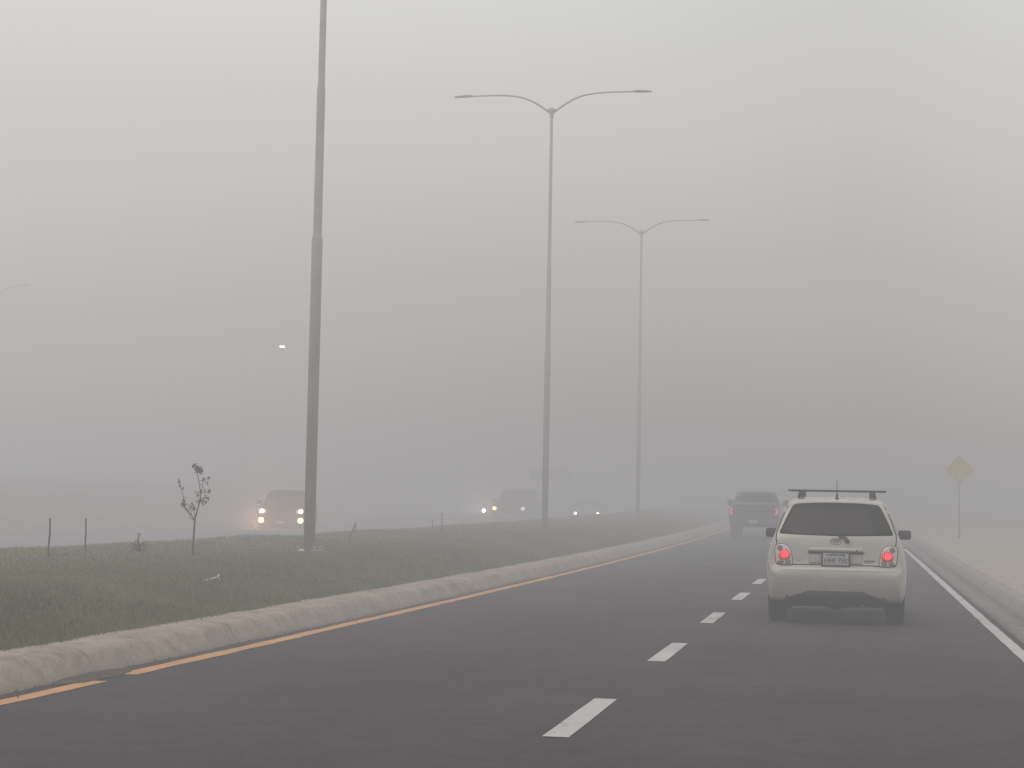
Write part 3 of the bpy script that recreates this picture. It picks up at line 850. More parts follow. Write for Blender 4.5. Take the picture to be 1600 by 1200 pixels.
    # sides
    for s, side in ((-1, 'left'), (1, 'right')):
        win = round_poly([(0.62, 1.09), (0.70, 1.30), (0.86, 1.40), (1.42, 1.425), (1.42, 1.07)], 0.03)
        win2 = round_poly([(1.50, 1.07), (1.50, 1.425), (2.0, 1.40), (2.62, 1.08)], 0.03)
        panel('side_window', win, side, bvh, 0.004, M['glass'], root, 0.08)
        panel('side_window', win2, side, bvh, 0.004, M['glass'], root, 0.08)
        panel('door_seam', strip_poly([(1.46, 1.06), (1.46, 0.6), (1.42, 0.34)], 0.01), side, bvh, 0.002, M['seam'], root, 0.05)
        panel('door_seam', strip_poly([(2.52, 1.0), (2.55, 0.6), (2.5, 0.34)], 0.01), side, bvh, 0.002, M['seam'], root, 0.05)
        for yy in (0.98, 1.78):
            x = bvh.ray_cast(Vector((s * 3, yy, 0.93)), Vector((-s, 0, 0)))[0].x
            bm = bmesh.new(); add_box(bm, (x + s * 0.022, yy, 0.93), (0.03, 0.17, 0.03), 0.01); from_bm('door_handle', bm, M['white_car'], root)
        side_mirror(root, s * 0.872, 2.42, 1.06, 0.165, 0.122)
    panel('windscreen', round_poly([(-0.64, 1.10), (0.64, 1.10), (0.5, 1.43), (-0.5, 1.43)], 0.04), 'front', bvh, 0.004, M['glass'], root, 0.08)
    for s in (-1, 1):
        hl = round_poly([(s * 0.36, 0.70), (s * 0.62, 0.74), (s * 0.66, 0.62), (s * 0.40, 0.60)], 0.03)
        panel('headlight', hl, 'front', bvh, 0.005, M['lens_clear'], root, 0.05)
    panel('grille', round_poly([(-0.3, 0.57), (0.3, 0.57), (0.26, 0.66), (-0.26, 0.66)], 0.02), 'front', bvh, 0.004, M['black'], root, 0.05)
    # roof bars on feet, aerial
    roof = curve_fn(HATCH['top'])
    for yy in (0.98, 1.72):
        zb = 1.618
        bm = bmesh.new(); add_box(bm, (0, yy, zb), (1.22, 0.034, 0.020), 0.006)
        bar = from_bm('roof_bar', bm, M['grey_plastic'], root)
        for s in (-1, 1):
            bm = bmesh.new()
            pr = [(s * 0.405, zb - 0.008), (s * 0.468, zb - 0.008), (s * 0.492, 1.525), (s * 0.535, 1.500), (s * 0.528, 1.465), (s * 0.40, 1.512)]
            a = [bm.verts.new((p[0], yy - 0.03, p[1])) for p in pr]; b = [bm.verts.new((p[0], yy + 0.03, p[1])) for p in pr]
            bm.faces.new(a); bm.faces.new(b[::-1])
            for k in range(6): bm.faces.new((a[k], a[(k + 1) % 6], b[(k + 1) % 6], b[k]))
            from_bm('rack_foot', bm, M['grey_plastic'], bar, smooth=False)
    bm = bmesh.new(); add_lathe(bm, [(0.030, 1.500), (0.026, 1.52), (0.013, 1.535), (0.010, 1.58), (0.0045, 1.59), (0.004, 1.735), (0.001, 1.74)], 10, 'z', (0.005, 0.62, 0))
    from_bm('antenna', bm, M['black'], root)
    return root

car = white_hatchback()
cx, cy = -0.235, 20.05
car.location = (cx, cy, zr(20.7)); car.rotation_euler = (R(0.15), 0, R(0.0)); car.scale = (0.945, 0.945, 0.945)
tag(car, 'white hatchback with roof bars and red stop lamps lit, driving ahead in the right lane', 'car')

# ---- generic tall vehicles -----------------------------------------------------------
PICK = dict(L=5.2, Wmax=0.90, wr=0.37, tw=0.25, wheels=(1.05, 4.25), arch=0.44, floor=0.42, crown=0.06, sq=3.6,
    low=[(0, 0.62), (0.02, 0.56), (0.1, 0.52), (4.9, 0.48), (5.12, 0.42), (5.2, 0.5)],
    top=[(0, 1.02), (0.01, 1.15), (0.03, 1.185), (0.1, 1.19), (1.58, 1.19), (1.62, 1.22), (1.66, 1.30), (1.78, 1.64), (1.85, 1.68), (2.2, 1.71), (3.0, 1.70), (3.2, 1.66), (3.75, 1.26), (3.9, 1.2), (4.9, 1.12), (5.1, 1.02), (5.18, 0.8), (5.2, 0.7)],
    W=[(0, 0.84), (0.02, 0.87), (0.1, 0.885), (0.4, 0.90), (4.4, 0.90), (4.9, 0.86), (5.12, 0.78), (5.2, 0.70)],
    hwf=[(0.3, 0.93), (0.55, 0.97), (0.75, 1.0), (1.0, 1.0), (1.2, 0.96), (1.3, 0.90), (1.5, 0.82), (1.66, 0.75), (1.8, 0.7)])

def pickup():
    root, bvh = base_vehicle('pickup_truck', PICK, M['dark_car'])
    # recessed look of the open bed: dark tonneau
    panel('tailgate', round_poly([(-0.70, 0.72), (0.70, 0.72), (0.70, 1.13), (-0.70, 1.13)], 0.03), 'rear', bvh, 0.008, M['dark_car'], root, 0.08)
    panel('tailgate_handle', round_poly([(-0.13, 0.99), (0.13, 0.99), (0.13, 1.06), (-0.13, 1.06)], 0.02), 'rear', bvh, 0.02, M['grey_plastic'], root, 0.05)
    bm = bmesh.new(); add_box(bm, (0, 0.0, 1.18), (1.5, 0.06, 0.05), 0.02); from_bm('tailgate_cap', bm, M['black'], root)
    bm = bmesh.new(); add_box(bm, (0, -0.07, 0.60), (1.70, 0.16, 0.16), 0.04); bp = from_bm('rear_bumper', bm, M['grey_plastic'], root)
    bm = bmesh.new(); add_box(bm, (0, -0.155, 0.61), (0.32, 0.015, 0.12), 0.004); from_bm('licence_plate', bm, M['plate'], bp)
    panel('rear_window', round_poly([(-0.60, 1.30), (0.60, 1.30), (0.54, 1.62), (-0.54, 1.62)], 0.05), 'rear', bvh, 0.006, M['glass'], root, 0.08)
    for s in (-1, 1):
        f_ = (lambda p: p) if s > 0 else mirror_x
        t = panel('tail_light', f_([(0.735, 0.80), (0.835, 0.80), (0.84, 1.12), (0.735, 1.12)]), 'rear', bvh, 0.012, M['tail_dim'], root, 0.05)
        arc = [(0.755, 1.08), (0.80, 1.05), (0.822, 0.985), (0.80, 0.90), (0.755, 0.85)]
        panel('stop_lamp', f_(strip_poly(arc, 0.065)), 'rear', bvh, 0.02, M['tail_red'], t, 0.03)
    for s, side in ((-1, 'left'), (1, 'right')):
        panel('side_window', round_poly([(1.86, 1.27), (1.92, 1.60), (2.55, 1.62), (2.55, 1.27)], 0.04), side, bvh, 0.004, M['glass'], root, 0.08)
        panel('side_window', round_poly([(2.63, 1.27), (2.63, 1.62), (3.05, 1.6), (3.6, 1.27)], 0.04), side, bvh, 0.004, M['glass'], root, 0.08)
        side_mirror(root, s * 1.03, 3.45, 1.27, 0.2, 0.22)
    panel('windscreen', round_poly([(-0.66, 1.30), (0.66, 1.30), (0.58, 1.63), (-0.58, 1.63)], 0.05), 'front', bvh, 0.004, M['glass'], root, 0.08)
    for s in (-1, 1):
        panel('headlight', round_poly([(s * 0.48, 0.82), (s * 0.7, 0.82), (s * 0.7, 0.98), (s * 0.48, 0.98)], 0.03), 'front', bvh, 0.006, M['lens_clear'], root, 0.05)
    return root
pk = pickup(); pk.location = (-3.59, 62.0, zr(62)); pk.rotation_euler = (R(0.5), 0, R(0.8))
tag(pk, 'dark pickup truck dim in the fog, red tail lamps lit, ahead in the left lane', 'pickup truck')

def suv_params(h, L=4.7, wm=0.93, hood=1.08):
    return dict(L=L, Wmax=wm, wr=0.37, tw=0.24, wheels=(0.95, L - 0.9), arch=0.43, floor=0.38, crown=0.07, sq=3.5,
        low=[(0, 0.55), (0.02, 0.48), (0.1, 0.44), (L - 0.2, 0.42), (L - 0.02, 0.44), (L, 0.50)],
        top=[(0, 0.85), (0.02, 0.98), (0.08, 1.05), (0.12, 1.12), (0.45, h - 0.10), (0.55, h - 0.04), (1.2, h), (2.4, h - 0.01), (2.75, h - 0.06), (3.35, hood + 0.12), (3.5, hood + 0.05), (L - 0.35, hood - 0.05), (L - 0.12, hood - 0.12), (L - 0.03, hood - 0.3), (L, hood - 0.45)],
        W=[(0, wm * 0.9), (0.03, wm * 0.94), (0.2, wm * 0.98), (0.6, wm), (L - 0.7, wm), (L - 0.3, wm * 0.96), (L - 0.08, wm * 0.9), (L, wm * 0.82)],
        hwf=[(0.3, 0.93), (0.55, 0.98), (0.8, 1.0), (hood, 0.97), (hood + 0.12, 0.90), (h - 0.2, 0.79), (h, 0.70), (h + 0.1, 0.66)])

def oncoming(name, P, paint, hood, h, lampx, lampz, head, foglamp=None, head_r=0.10, flat_head=False, faint=None):
    root, bvh = base_vehicle(name, P, paint)
    wz0, wz1 = hood + 0.16, h - 0.10
    panel('windscreen', round_poly([(-0.72, wz0), (0.72, wz0), (0.60, wz1), (-0.60, wz1)], 0.06), 'front', bvh, 0.005, M['glass'], root, 0.09)
    gr = panel('grille', round_poly([(-0.42, lampz - 0.13), (0.42, lampz - 0.13), (0.46, lampz + 0.05), (-0.46, lampz + 0.05)], 0.03), 'front', bvh, 0.01, M['black'], root, 0.07)
    panel('bumper', round_poly([(-0.80, 0.48), (0.80, 0.48), (0.80, 0.66), (-0.80, 0.66)], 0.03), 'front', bvh, 0.02, M['grey_plastic'], root, 0.08)
    panel('licence_plate', [(-0.16, 0.52), (0.16, 0.52), (0.16, 0.63), (-0.16, 0.63)], 'front', bvh, 0.03, M['plate'], root, 0.08)
    for s in (-1, 1):
        hl = panel('headlight', round_poly([(s * (lampx - 0.17), lampz - 0.09), (s * (lampx + 0.09), lampz - 0.09), (s * (lampx + 0.10), lampz + 0.09), (s * (lampx - 0.17), lampz + 0.07)], 0.04), 'front', bvh, 0.012, M['lens_lit'], root, 0.05)
        bm = bmesh.new()
        yy = bvh.ray_cast(Vector((s * lampx * 0.97, 9, lampz)), Vector((0, -1, 0)))[0].y + 0.05
        add_lathe(bm, [(0.001, yy + 0.02), (head_r * 0.6, yy + 0.015), (head_r, yy), (head_r, yy - 0.12)][::-1], 18, 'y', (s * lampx, 0, lampz))
        from_bm('lamp', bm, faint if (faint and s == -1) else head, hl)
        if foglamp:
            bm = bmesh.new()
            add_lathe(bm, [(0.001, P['L'] + 0.045), (0.075, P['L'] + 0.04), (0.105, P['L'] + 0.02), (0.105, P['L'] - 0.15)][::-1], 18, 'y', (s * lampx, 0, foglamp))
            from_bm('fog_light', bm, M['fog_warm'], root)
        side = 'right' if s > 0 else 'left'
        panel('side_window', round_poly([(0.5, hood + 0.12), (0.62, h - 0.14), (1.7, h - 0.12), (1.7, hood + 0.12)], 0.05), side, bvh, 0.004, M['glass'], root, 0.1)
        panel('side_window', round_poly([(1.8, hood + 0.12), (1.8, h - 0.12), (2.5, h - 0.15), (3.1, hood + 0.12)], 0.05), side, bvh, 0.004, M['glass'], root, 0.1)
        panel('tail_light', round_poly([(s * 0.70, 0.85), (s * 0.82, 0.85), (s * 0.80, 1.02), (s * 0.70, 1.02)], 0.02), 'rear', bvh, 0.006, M['tail_dim'], root, 0.05)
        side_mirror(root, s * (P['Wmax'] + 0.10), 3.1, hood + 0.16, 0.2, 0.18, flip=False)
    panel('rear_window', round_poly([(-0.62, hood + 0.14), (0.62, hood + 0.14), (0.54, h - 0.18), (-0.54, h - 0.18)], 0.05), 'rear', bvh, 0.005, M['glass'], root, 0.1)
    return root

P1 = suv_params(1.82, 4.8, 0.95, 1.17)
o1 = oncoming('sport_utility_vehicle', P1, M['tan_car'], 1.17, 1.82, 0.735, 1.0, M['head_warm'], foglamp=0.66, head_r=0.085)
o1.location = (-22.17, 66.7, zr(62) - 0.34); o1.rotation_euler = (0, 0, R(192))
P2 = suv_params(2.0, 4.9, 0.98, 1.25)
o2 = oncoming('sport_utility_vehicle', P2, M['fog_pale_car'], 1.25, 2.0, 0.75, 0.98, M['head_amber'], head_r=0.10, faint=M['head_faint'])
o2.location = (-17.5, 87 + 4.9, 0.27); o2.rotation_euler = (0, 0, R(180))
P3 = suv_params(1.48, 4.4, 0.86, 0.95)
o3 = oncoming('sedan_car', P3, M['silver_car'], 0.95, 1.48, 0.66, 0.64, M['head_pale'], head_r=0.085)
o3.location = (-15.47, 100 + 4.4, 0.40); o3.rotation_euler = (0, 0, R(180))
P4 = suv_params(1.48, 4.4, 0.86, 0.95)
o4 = oncoming('sedan_car', P4, M['silver_car'], 0.95, 1.48, 0.66, 0.66, M['head_blue'], head_r=0.12)
o4.location = (-20.95, 100 + 4.4, 0.43); o4.rotation_euler = (0, 0, R(180))
OG = 'oncoming vehicles with headlights on'
tag(o1, 'oncoming car with four warm lights in two pairs, partly behind the near lamp post', 'car', OG)
tag(o2, 'tall dark oncoming vehicle with one orange headlight glowing, just left of the middle lamp post', 'car', OG)
tag(o3, 'small oncoming car with two pale pinpoint headlights, right of the middle lamp post', 'car', OG)
tag(o4, 'oncoming car showing a single blue-white headlight beside the orange one', 'car', OG)

# ------------------------------------------------------------------ signs
sg = empty('road_sign', (3.54, 63.0, zr(63) + 0.14))
bm = bmesh.new(); add_tube(bm, [(0, 0, -0.2), (0, 0, 2.9)], 0.032, 10); from_bm('post', bm, M['galv'], sg)
bm = bmesh.new(); add_box(bm, (0, -0.045, 2.42), (0.73, 0.012, 0.73), 0.0, Matrix.Rotation(R(45), 3, 'Y')); from_bm('sign_panel', bm, M['sign_yellow'], sg, smooth=False)
tag(sg, 'yellow diamond warning sign on a thin post, faded by fog at the right', 'road sign')
bd = empty('sign_board', (-16.75, 95.0, zr(95)))
bm = bmesh.new(); add_box(bm, (0, 0, 2.33), (2.25, 0.08, 0.62), 0.01); from_bm('panel', bm, M['sign_back'], bd, smooth=False)
for s in (-1, 1):
    bm = bmesh.new(); add_tube(bm, [(s * 0.75, 0.09, -0.3), (s * 0.75, 0.09, 2.6)], 0.04, 10); from_bm('post', bm, M['galv'], bd)
tag(bd, 'faint wide dark board on posts crossing behind the middle lamp post', 'sign board')

# ------------------------------------------------------------------ stakes, sapling, litter on the median
def on_median(x, y): return median_z(x - off(y), y)
def stake(x, y, h, r, lean, label, az=0.0):
    bm = bmesh.new()
    n = 6
    add_tube(bm, [(lean * h * i / n + 0.004 * math.sin(i * 1.9), 0, -0.08 + (h + 0.08) * i / n) for i in range(n + 1)], [r * (1 + 0.12 * math.sin(i * 2.3)) for i in range(n + 1)], 8)
    o = from_bm('stake', bm, M['post'], None)
    o.location = (x, y, on_median(x, y)); o.rotation_euler = (0, 0, az)
    return tag(o, label, 'stake', 'thin stakes in the median grass')
stake(-8.44, 17.16, 0.43, 0.010, 0.02, 'dark thin stake standing in the grass, leftmost of them')
stake(-8.90, 19.05, 0.39, 0.010, -0.02, 'dark thin stake just right of the leftmost one, left of the bush stump')
stake(-8.39, 27.96, 0.27, 0.010, 0.56, 'short stake leaning steeply to the right beside the near lamp post')
stake(-8.95, 30.4, 0.28, 0.008, 0.0, 'very thin upright stake just behind the leaning one')
stake(-8.25, 34.19, 0.42, 0.010, 0.0, 'upright stake alone in the grass left of the blue-white headlight')
stake(-8.7, 35.2, 0.26, 0.008, 0.02, 'faint slender stake a little left of the lone upright one')

# dead little bush
sb = empty('dead_bush', (-8.58, 19.85, on_median(-8.58, 19.85)))
rnd = random.Random(11)
bm = bmesh.new()
add_tube(bm, [(0.0, 0, -0.05), (0.005, 0, 0.09), (-0.012, 0.0, 0.17), (0.004, 0, 0.245)], [0.018, 0.014, 0.010, 0.006], 8)
from_bm('stem', bm, M['bark'], sb)
bm = bmesh.new()
for k in range(9):
    a = rnd.uniform(0, 6.28); l = rnd.uniform(0.06, 0.17); z0 = rnd.uniform(0.0, 0.12)
    dx, dy = math.cos(a) * l * 0.75, math.sin(a) * l * 0.5
    add_tube(bm, [(0, 0, z0), (dx * 0.5, dy * 0.5, z0 + 0.05), (dx, dy, z0 + rnd.uniform(-0.06, 0.06))], [0.007, 0.005, 0.003], 5)
from_bm('twig', bm, M['bark'], sb)['kind'] = 'stuff'
def leaves(bm, cx, cy, cz, n, spread, size, rnd):
    for _ in range(n):
        c = Vector((cx + rnd.gauss(0, spread), cy + rnd.gauss(0, spread), cz + rnd.gauss(0, spread)))
        a = Matrix.Rotation(rnd.uniform(0, 6.28), 3, 'Z') @ Matrix.Rotation(rnd.uniform(-1.2, 1.2), 3, 'X')
        s = size * rnd.uniform(0.6, 1.3)
        pts = [(0, -s, 0), (s * 0.42, -s * 0.2, 0.12 * s), (s * 0.3, s * 0.5, 0.05 * s), (0, s, -0.15 * s), (-s * 0.3, s * 0.5, 0.05 * s), (-s * 0.42, -s * 0.2, 0.12 * s)]
        bm.faces.new([bm.verts.new(c + a @ Vector(p)) for p in pts])
bm = bmesh.new(); leaves(bm, 0.0, 0, 0.05, 26, 0.05, 0.022, rnd); leaves(bm, 0.004, 0, 0.235, 6, 0.012, 0.016, rnd)
from_bm('foliage', bm, M['leaf'], sb)['kind'] = 'stuff'
tag(sb, 'small dark dried bush stump in the grass between stakes and sapling', 'bush')

# sapling
tr = empty('sapling_tree', (-8.09, 20.38, on_median(-8.09, 20.38)))
K = 1 / (5.457 * 135.0)
def tp(px, py, dy=0.0): return ((px - 338) * K, dy, (890 - py) * K + 0.01)
bm = bmesh.new()
add_tube(bm, [tp(337, 935), tp(338, 850), tp(340, 740), tp(345, 640), tp(347, 585), tp(362, 530), tp(380, 470), tp(392, 420), tp(394, 370), tp(384, 310), tp(368, 240), tp(352, 185)],
         [0.016, 0.0145, 0.013, 0.012, 0.012, 0.0095, 0.008, 0.0075, 0.0065, 0.0055, 0.005, 0.004], 9)
from_bm('trunk', bm, M['bark'], tr)
limbs = [
    [tp(345, 600), tp(318, 565, .01), tp(285, 542, .02), tp(262, 510, .03), tp(240, 485, .03), tp(224, 430, .03), tp(216, 385, .03), tp(196, 330, .02), tp(182, 275, .02)],
    [tp(347, 590), tp(345, 530, -.02), tp(347, 480, -.03)],
    [tp(300, 548), tp(318, 520, -.03), tp(300, 490, -.05), tp(318, 470, -.06), tp(342, 488, -.05)],
    [tp(392, 420), tp(430, 400, .03), tp(462, 405, .04), tp(466, 430, .04), tp(430, 455, .03)],
    [tp(394, 385), tp(360, 378, -.02), tp(350, 350, -.03)],
    [tp(392, 365), tp(430, 362, .02), tp(478, 350, .03)],
    [tp(376, 270), tp(410, 252, .02), tp(450, 242, .03), tp(494, 244, .03)],
    [tp(380, 300), tp(420, 285, -.02), tp(468, 288, -.03)],
    [tp(205, 345), tp(222, 326, -.01), tp(236, 326, -.02)],
    [tp(222, 400), tp(250, 402, .02), tp(268, 412, .03)],
    [tp(330, 590), tp(305, 575, -.03), tp(295, 555, -.03)],
]
for i, L_ in enumerate(limbs):
    bm = bmesh.new(); r0 = 0.0085 if i == 0 else 0.0042
    add_tube(bm, L_, [r0 * (1 - 0.6 * k / (len(L_) - 1)) for k in range(len(L_))], 6)
    from_bm('branch', bm, M['bark'], tr)
rnd = random.Random(5)
bm = bmesh.new()
for px, py, n, sp, sz in [(340, 150, 16, .012, .022), (365, 165, 22, .014, .024), (388, 180, 18, .012, .022), (320, 132, 7, .006, .016),
                          (183, 275, 8, .010, .016), (195, 310, 7, .010, .014), (228, 327, 3, .006, .014), (238, 470, 16, .018, .016), (230, 440, 6, .012, .012), (262, 505, 8, .014, .014),
                          (310, 470, 9, .016, .016), (335, 500, 7, .014, .014), (300, 530, 7, .016, .014), (345, 480, 4, .01, .012),
                          (395, 420, 14, .018, .017), (375, 440, 6, .014, .013), (432, 440, 8, .016, .015), (455, 408, 6, .010, .014), (440, 395, 5, .01, .013),
                          (480, 352, 12, .009, .015), (430, 358, 6, .012, .013), (362, 375, 9, .014, .015), (395, 355, 6, .012, .014), (420, 315, 3, .008, .012),
                          (430, 248, 6, .010, .014), (472, 243, 5, .009, .012), (450, 286, 5, .010, .013), (410, 255, 3, .006, .012)]:
    p = tp(px, py); leaves(bm, p[0], 0.0, p[2], int(n * 1.5), sp * 1.1, sz * 1.5, rnd)
o = from_bm('crown', bm, M['leaf'], tr); o['kind'] = 'stuff'
tr.scale = (1.0, 1.0, 1.09)
tag(tr, 'young bare sapling with few drooping leaves, alone on the grass', 'tree')

# litter
lt = empty('litter_stick', (-7.0, 18.2, on_median(-7.0, 18.2) + 0.0))
bm = bmesh.new()
add_tube(bm, [(-0.09, -0.03, 0.012), (-0.04, -0.01, 0.026), (0.03, 0.01, 0.045), (0.062, 0.02, 0.055), (0.082, 0.03, 0.088)], [0.008, 0.010, 0.010, 0.010, 0.012], 8)
from_bm('stick', bm, M['litter'], lt)
bm = bmesh.new(); add_tube(bm, [(0.062, 0.02, 0.055), (0.083, 0.02, 0.05), (0.095, 0.02, 0.02)], [0.007, 0.005, 0.004], 7); from_bm('prong', bm, M['litter'], lt)
tag(lt, 'white forked stick lying in the grass below the sapling', 'litter')
bm = bmesh.new()
ring = []
for k in range(12):
    a = 2 * math.pi * k / 12; rr = 1 + 0.4 * mnoise.noise(Vector((math.cos(a) * 2, math.sin(a) * 2, 9)))
    ring.append(bm.verts.new((0.085 * rr * math.cos(a), 0.12 * rr * math.sin(a), 0.01)))
cv = bm.verts.new((0.01, 0, 0.065)); mid = [bm.verts.new((v.co.x * 0.6, v.co.y * 0.6, 0.045 + 0.02 * mnoise.noise(v.co * 20))) for v in ring]
for k in range(12):
    bm.faces.new((ring[k], ring[(k + 1) % 12], mid[(k + 1) % 12], mid[k])); bm.faces.new((mid[k], mid[(k + 1) % 12], cv))
o = from_bm('litter_bag', bm, M['litter'], None); o.location = (-7.84, 23.9, on_median(-7.84, 23.9) + 0.005); o.scale = (0.6, 0.6, 0.55)
tag(o, 'crumpled pale scrap at the foot of the near lamp post', 'litter')

# ------------------------------------------------------------------ fog: one luminous, light-absorbing body of air
SIGMA = 0.0205
def fog_mat():
    m = bpy.data.materials.new('fog'); m.use_nodes = True
    nt = m.node_tree
    for n in list(nt.nodes):
        if n.type != 'OUTPUT_MATERIAL': nt.nodes.remove(n)
    out = [n for n in nt.nodes if n.type == 'OUTPUT_MATERIAL'][0]
    geo = N(nt, 'ShaderNodeNewGeometry')
    sep = N(nt, 'ShaderNodeSeparateXYZ'); nt.links.new(geo.outputs['Position'], sep.inputs[0])
    mr = N(nt, 'ShaderNodeMapRange'); mr.inputs[1].default_value = 0; mr.inputs[2].default_value = 60
    nt.links.new(sep.outputs['Z'], mr.inputs[0])
    stops = [(0.0, (0.344, 0.336, 0.341)), (0.05, (0.383, 0.373, 0.373)), (0.13, (0.508, 0.478, 0.456)), (0.25, (0.70, 0.684, 0.655)), (0.42, (0.93, 0.955, 0.945)), (0.7, (1.12, 1.16, 1.16)), (1.0, (1.3, 1.35, 1.37))]  # emission painted brighter with height, in place of scattered skylight
    r = ramp(nt, stops); nt.links.new(mr.outputs[0], r.inputs['Fac'])
    em = N(nt, 'ShaderNodeEmission'); em.inputs['Strength'].default_value = SIGMA
    col = r.outputs['Color']
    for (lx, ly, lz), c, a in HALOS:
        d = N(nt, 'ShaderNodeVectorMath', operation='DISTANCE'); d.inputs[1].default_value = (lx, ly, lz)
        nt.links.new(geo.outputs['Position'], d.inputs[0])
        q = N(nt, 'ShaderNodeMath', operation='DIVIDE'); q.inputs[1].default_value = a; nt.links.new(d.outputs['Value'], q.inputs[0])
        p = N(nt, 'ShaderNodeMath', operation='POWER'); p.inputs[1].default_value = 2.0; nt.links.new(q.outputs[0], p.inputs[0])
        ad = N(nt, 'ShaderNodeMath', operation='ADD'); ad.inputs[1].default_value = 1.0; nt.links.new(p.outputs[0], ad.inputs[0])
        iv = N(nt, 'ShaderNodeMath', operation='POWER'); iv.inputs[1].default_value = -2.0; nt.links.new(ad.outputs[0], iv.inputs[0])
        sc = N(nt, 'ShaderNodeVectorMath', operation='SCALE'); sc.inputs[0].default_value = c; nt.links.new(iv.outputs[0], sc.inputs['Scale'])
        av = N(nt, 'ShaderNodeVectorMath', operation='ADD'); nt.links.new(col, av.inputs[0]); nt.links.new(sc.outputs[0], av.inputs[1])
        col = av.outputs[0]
    nt.links.new(col, em.inputs['Color'])
    bank = N(nt, 'ShaderNodeMapRange', interpolation_type='SMOOTHSTEP')           # the fog thickens ahead
    for k, v in ((1, 70.0), (2, 88.0), (3, SIGMA), (4, SIGMA * 1.9)): bank.inputs[k].default_value = v
    nt.links.new(sep.outputs['Y'], bank.inputs[0])
    ab = N(nt, 'ShaderNodeVolumeAbsorption'); ab.inputs['Color'].default_value = (0, 0, 0, 1); ab.inputs['Density'].default_value = SIGMA
    # a low bank lies thicker over the damp grass of the median
    def step(sock, a, b, lo, hi):
        n = N(nt, 'ShaderNodeMapRange', interpolation_type='SMOOTHSTEP')
        for k, v in ((1, a), (2, b), (3, lo), (4, hi)): n.inputs[k].default_value = v
        nt.links.new(sock, n.inputs[0]); return n.outputs[0]
    def mth(op, a, b):
        n = N(nt, 'ShaderNodeMath', operation=op)
        for k, v in enumerate((a, b)):
            if isinstance(v, (int, float)): n.inputs[k].default_value = v
            else: nt.links.new(v, n.inputs[k])
        return n.outputs[0]
    low = mth('MULTIPLY', step(sep.outputs['X'], -2.0, -5.5, 0.0, 0.75), mth('MULTIPLY', step(sep.outputs['X'], -17.0, -11.0, 0.0, 1.0), step(sep.outputs['Z'], 5.0, 12.0, 1.0, 0.0)))
    bank = mth('MULTIPLY', bank.outputs[0], mth('ADD', low, 1.0))
    lr = mth('MULTIPLY', step(sep.outputs['X'], -30.0, 0.0, 1.27, 0.945), step(sep.outputs['X'], 0.0, 9.0, 1.0, 1.11))  # painted brightness: emission raised toward the left and right, dimmer between
    sc = N(nt, 'ShaderNodeVectorMath', operation='SCALE'); nt.links.new(em.inputs['Color'].links[0].from_socket, sc.inputs[0]); nt.links.new(lr, sc.inputs['Scale'])
    nt.links.new(sc.outputs[0], em.inputs['Color'])
    nt.links.new(bank, em.inputs['Strength']); nt.links.new(bank, ab.inputs['Density'])
    sh = N(nt, 'ShaderNodeAddShader'); nt.links.new(em.outputs[0], sh.inputs[0]); nt.links.new(ab.outputs[0], sh.inputs[1])
    nt.links.new(sh.outputs[0], out.inputs['Volume'])
    m.cycles.volume_step_rate = 0.5
    return m
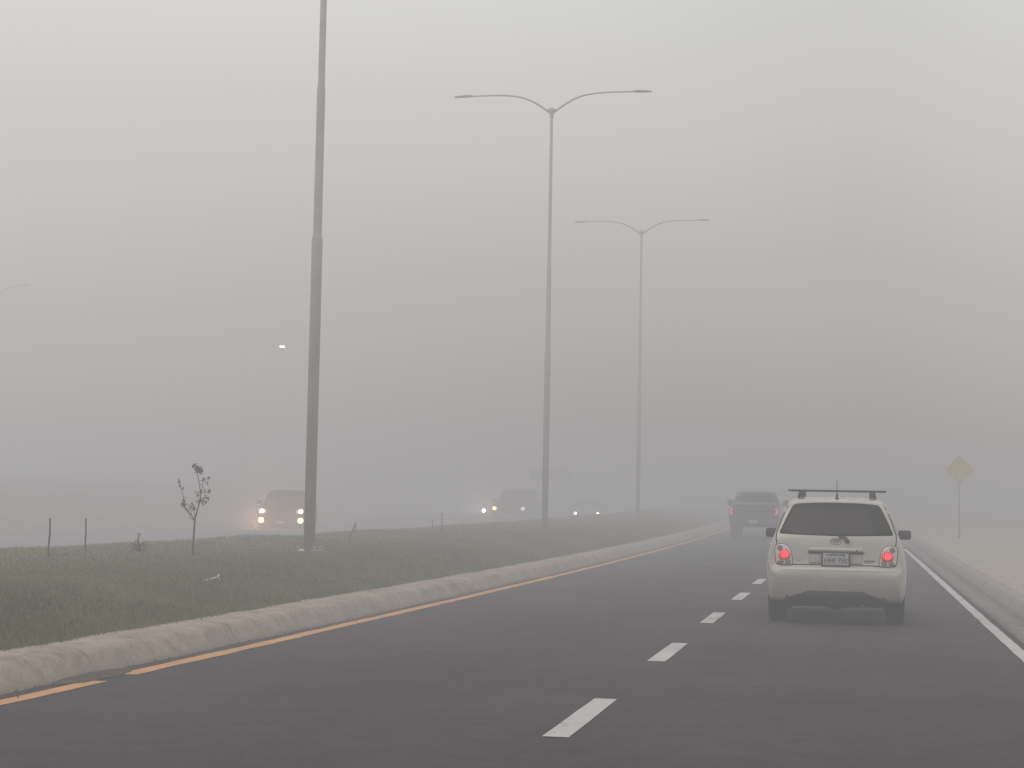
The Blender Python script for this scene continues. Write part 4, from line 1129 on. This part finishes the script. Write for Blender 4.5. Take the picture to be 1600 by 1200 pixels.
# glow painted into the fog's emission round the oncoming lamps: place, colour, radius
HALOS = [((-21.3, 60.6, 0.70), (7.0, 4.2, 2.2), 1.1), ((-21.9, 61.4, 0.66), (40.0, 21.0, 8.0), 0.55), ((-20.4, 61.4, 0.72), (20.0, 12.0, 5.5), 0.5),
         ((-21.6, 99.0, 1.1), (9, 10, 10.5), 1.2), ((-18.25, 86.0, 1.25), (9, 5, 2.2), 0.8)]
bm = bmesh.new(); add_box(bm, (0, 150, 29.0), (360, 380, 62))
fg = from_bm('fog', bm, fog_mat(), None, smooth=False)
tag(fg, 'thick pale grey morning fog filling the air', None, None, 'stuff')

# ------------------------------------------------------------------ sky and sun
SUN_EL, SUN_AZ = R(62), R(205)          # azimuth clockwise from +Y: behind and a little left of the camera
w = bpy.data.worlds.new('World'); scene.world = w; w.use_nodes = True
nt = w.node_tree
sky = nt.nodes.new('ShaderNodeTexSky'); sky.sky_type = 'NISHITA'; sky.sun_disc = False
sky.sun_elevation = SUN_EL; sky.sun_rotation = SUN_AZ; sky.dust_density = 6.0; sky.air_density = 1.5
nt.links.new(sky.outputs['Color'], nt.nodes['Background'].inputs['Color'])
nt.nodes['Background'].inputs['Strength'].default_value = 0.12
sd = bpy.data.lights.new('sun', 'SUN'); sd.energy = 1.0; sd.angle = R(28); sd.color = (1.0, 0.94, 0.87)
so = bpy.data.objects.new('sun', sd); C.objects.link(so)
dirv = Vector((math.sin(SUN_AZ) * math.cos(SUN_EL), math.cos(SUN_AZ) * math.cos(SUN_EL), math.sin(SUN_EL)))
so.rotation_euler = dirv.to_track_quat('Z', 'Y').to_euler(); so.location = dirv * 50

# ------------------------------------------------------------------ camera
cd = bpy.data.cameras.new('camera'); cam = bpy.data.objects.new('camera', cd); C.objects.link(cam)
cd.sensor_width = 36; cd.lens = 60.75; cd.clip_start = 0.05; cd.clip_end = 3000
cam.matrix_world = Matrix(((0.98058577, -0.00394937, 0.19605091, 0.0),  (0.19523694, -0.07353079, -0.97799579, 0.0),
                           (0.01827825, 0.99728513, -0.07133219, 0.0), (0, 0, 0, 1)))
cam.location = (0, 0, 1.3)
scene.camera = cam

scene.render.engine = 'CYCLES'
cy = scene.cycles
cy.use_denoising = True
cy.use_adaptive_sampling = True; cy.adaptive_threshold = 0.03; cy.adaptive_min_samples = 16
cy.max_bounces = 6; cy.diffuse_bounces = 2; cy.glossy_bounces = 3; cy.volume_bounces = 0
cy.sample_clamp_indirect = 4.0
cy.volume_max_steps = 256
scene.view_settings.view_transform = 'Standard'; scene.view_settings.look = 'None'; scene.view_settings.exposure = 0; scene.view_settings.gamma = 1
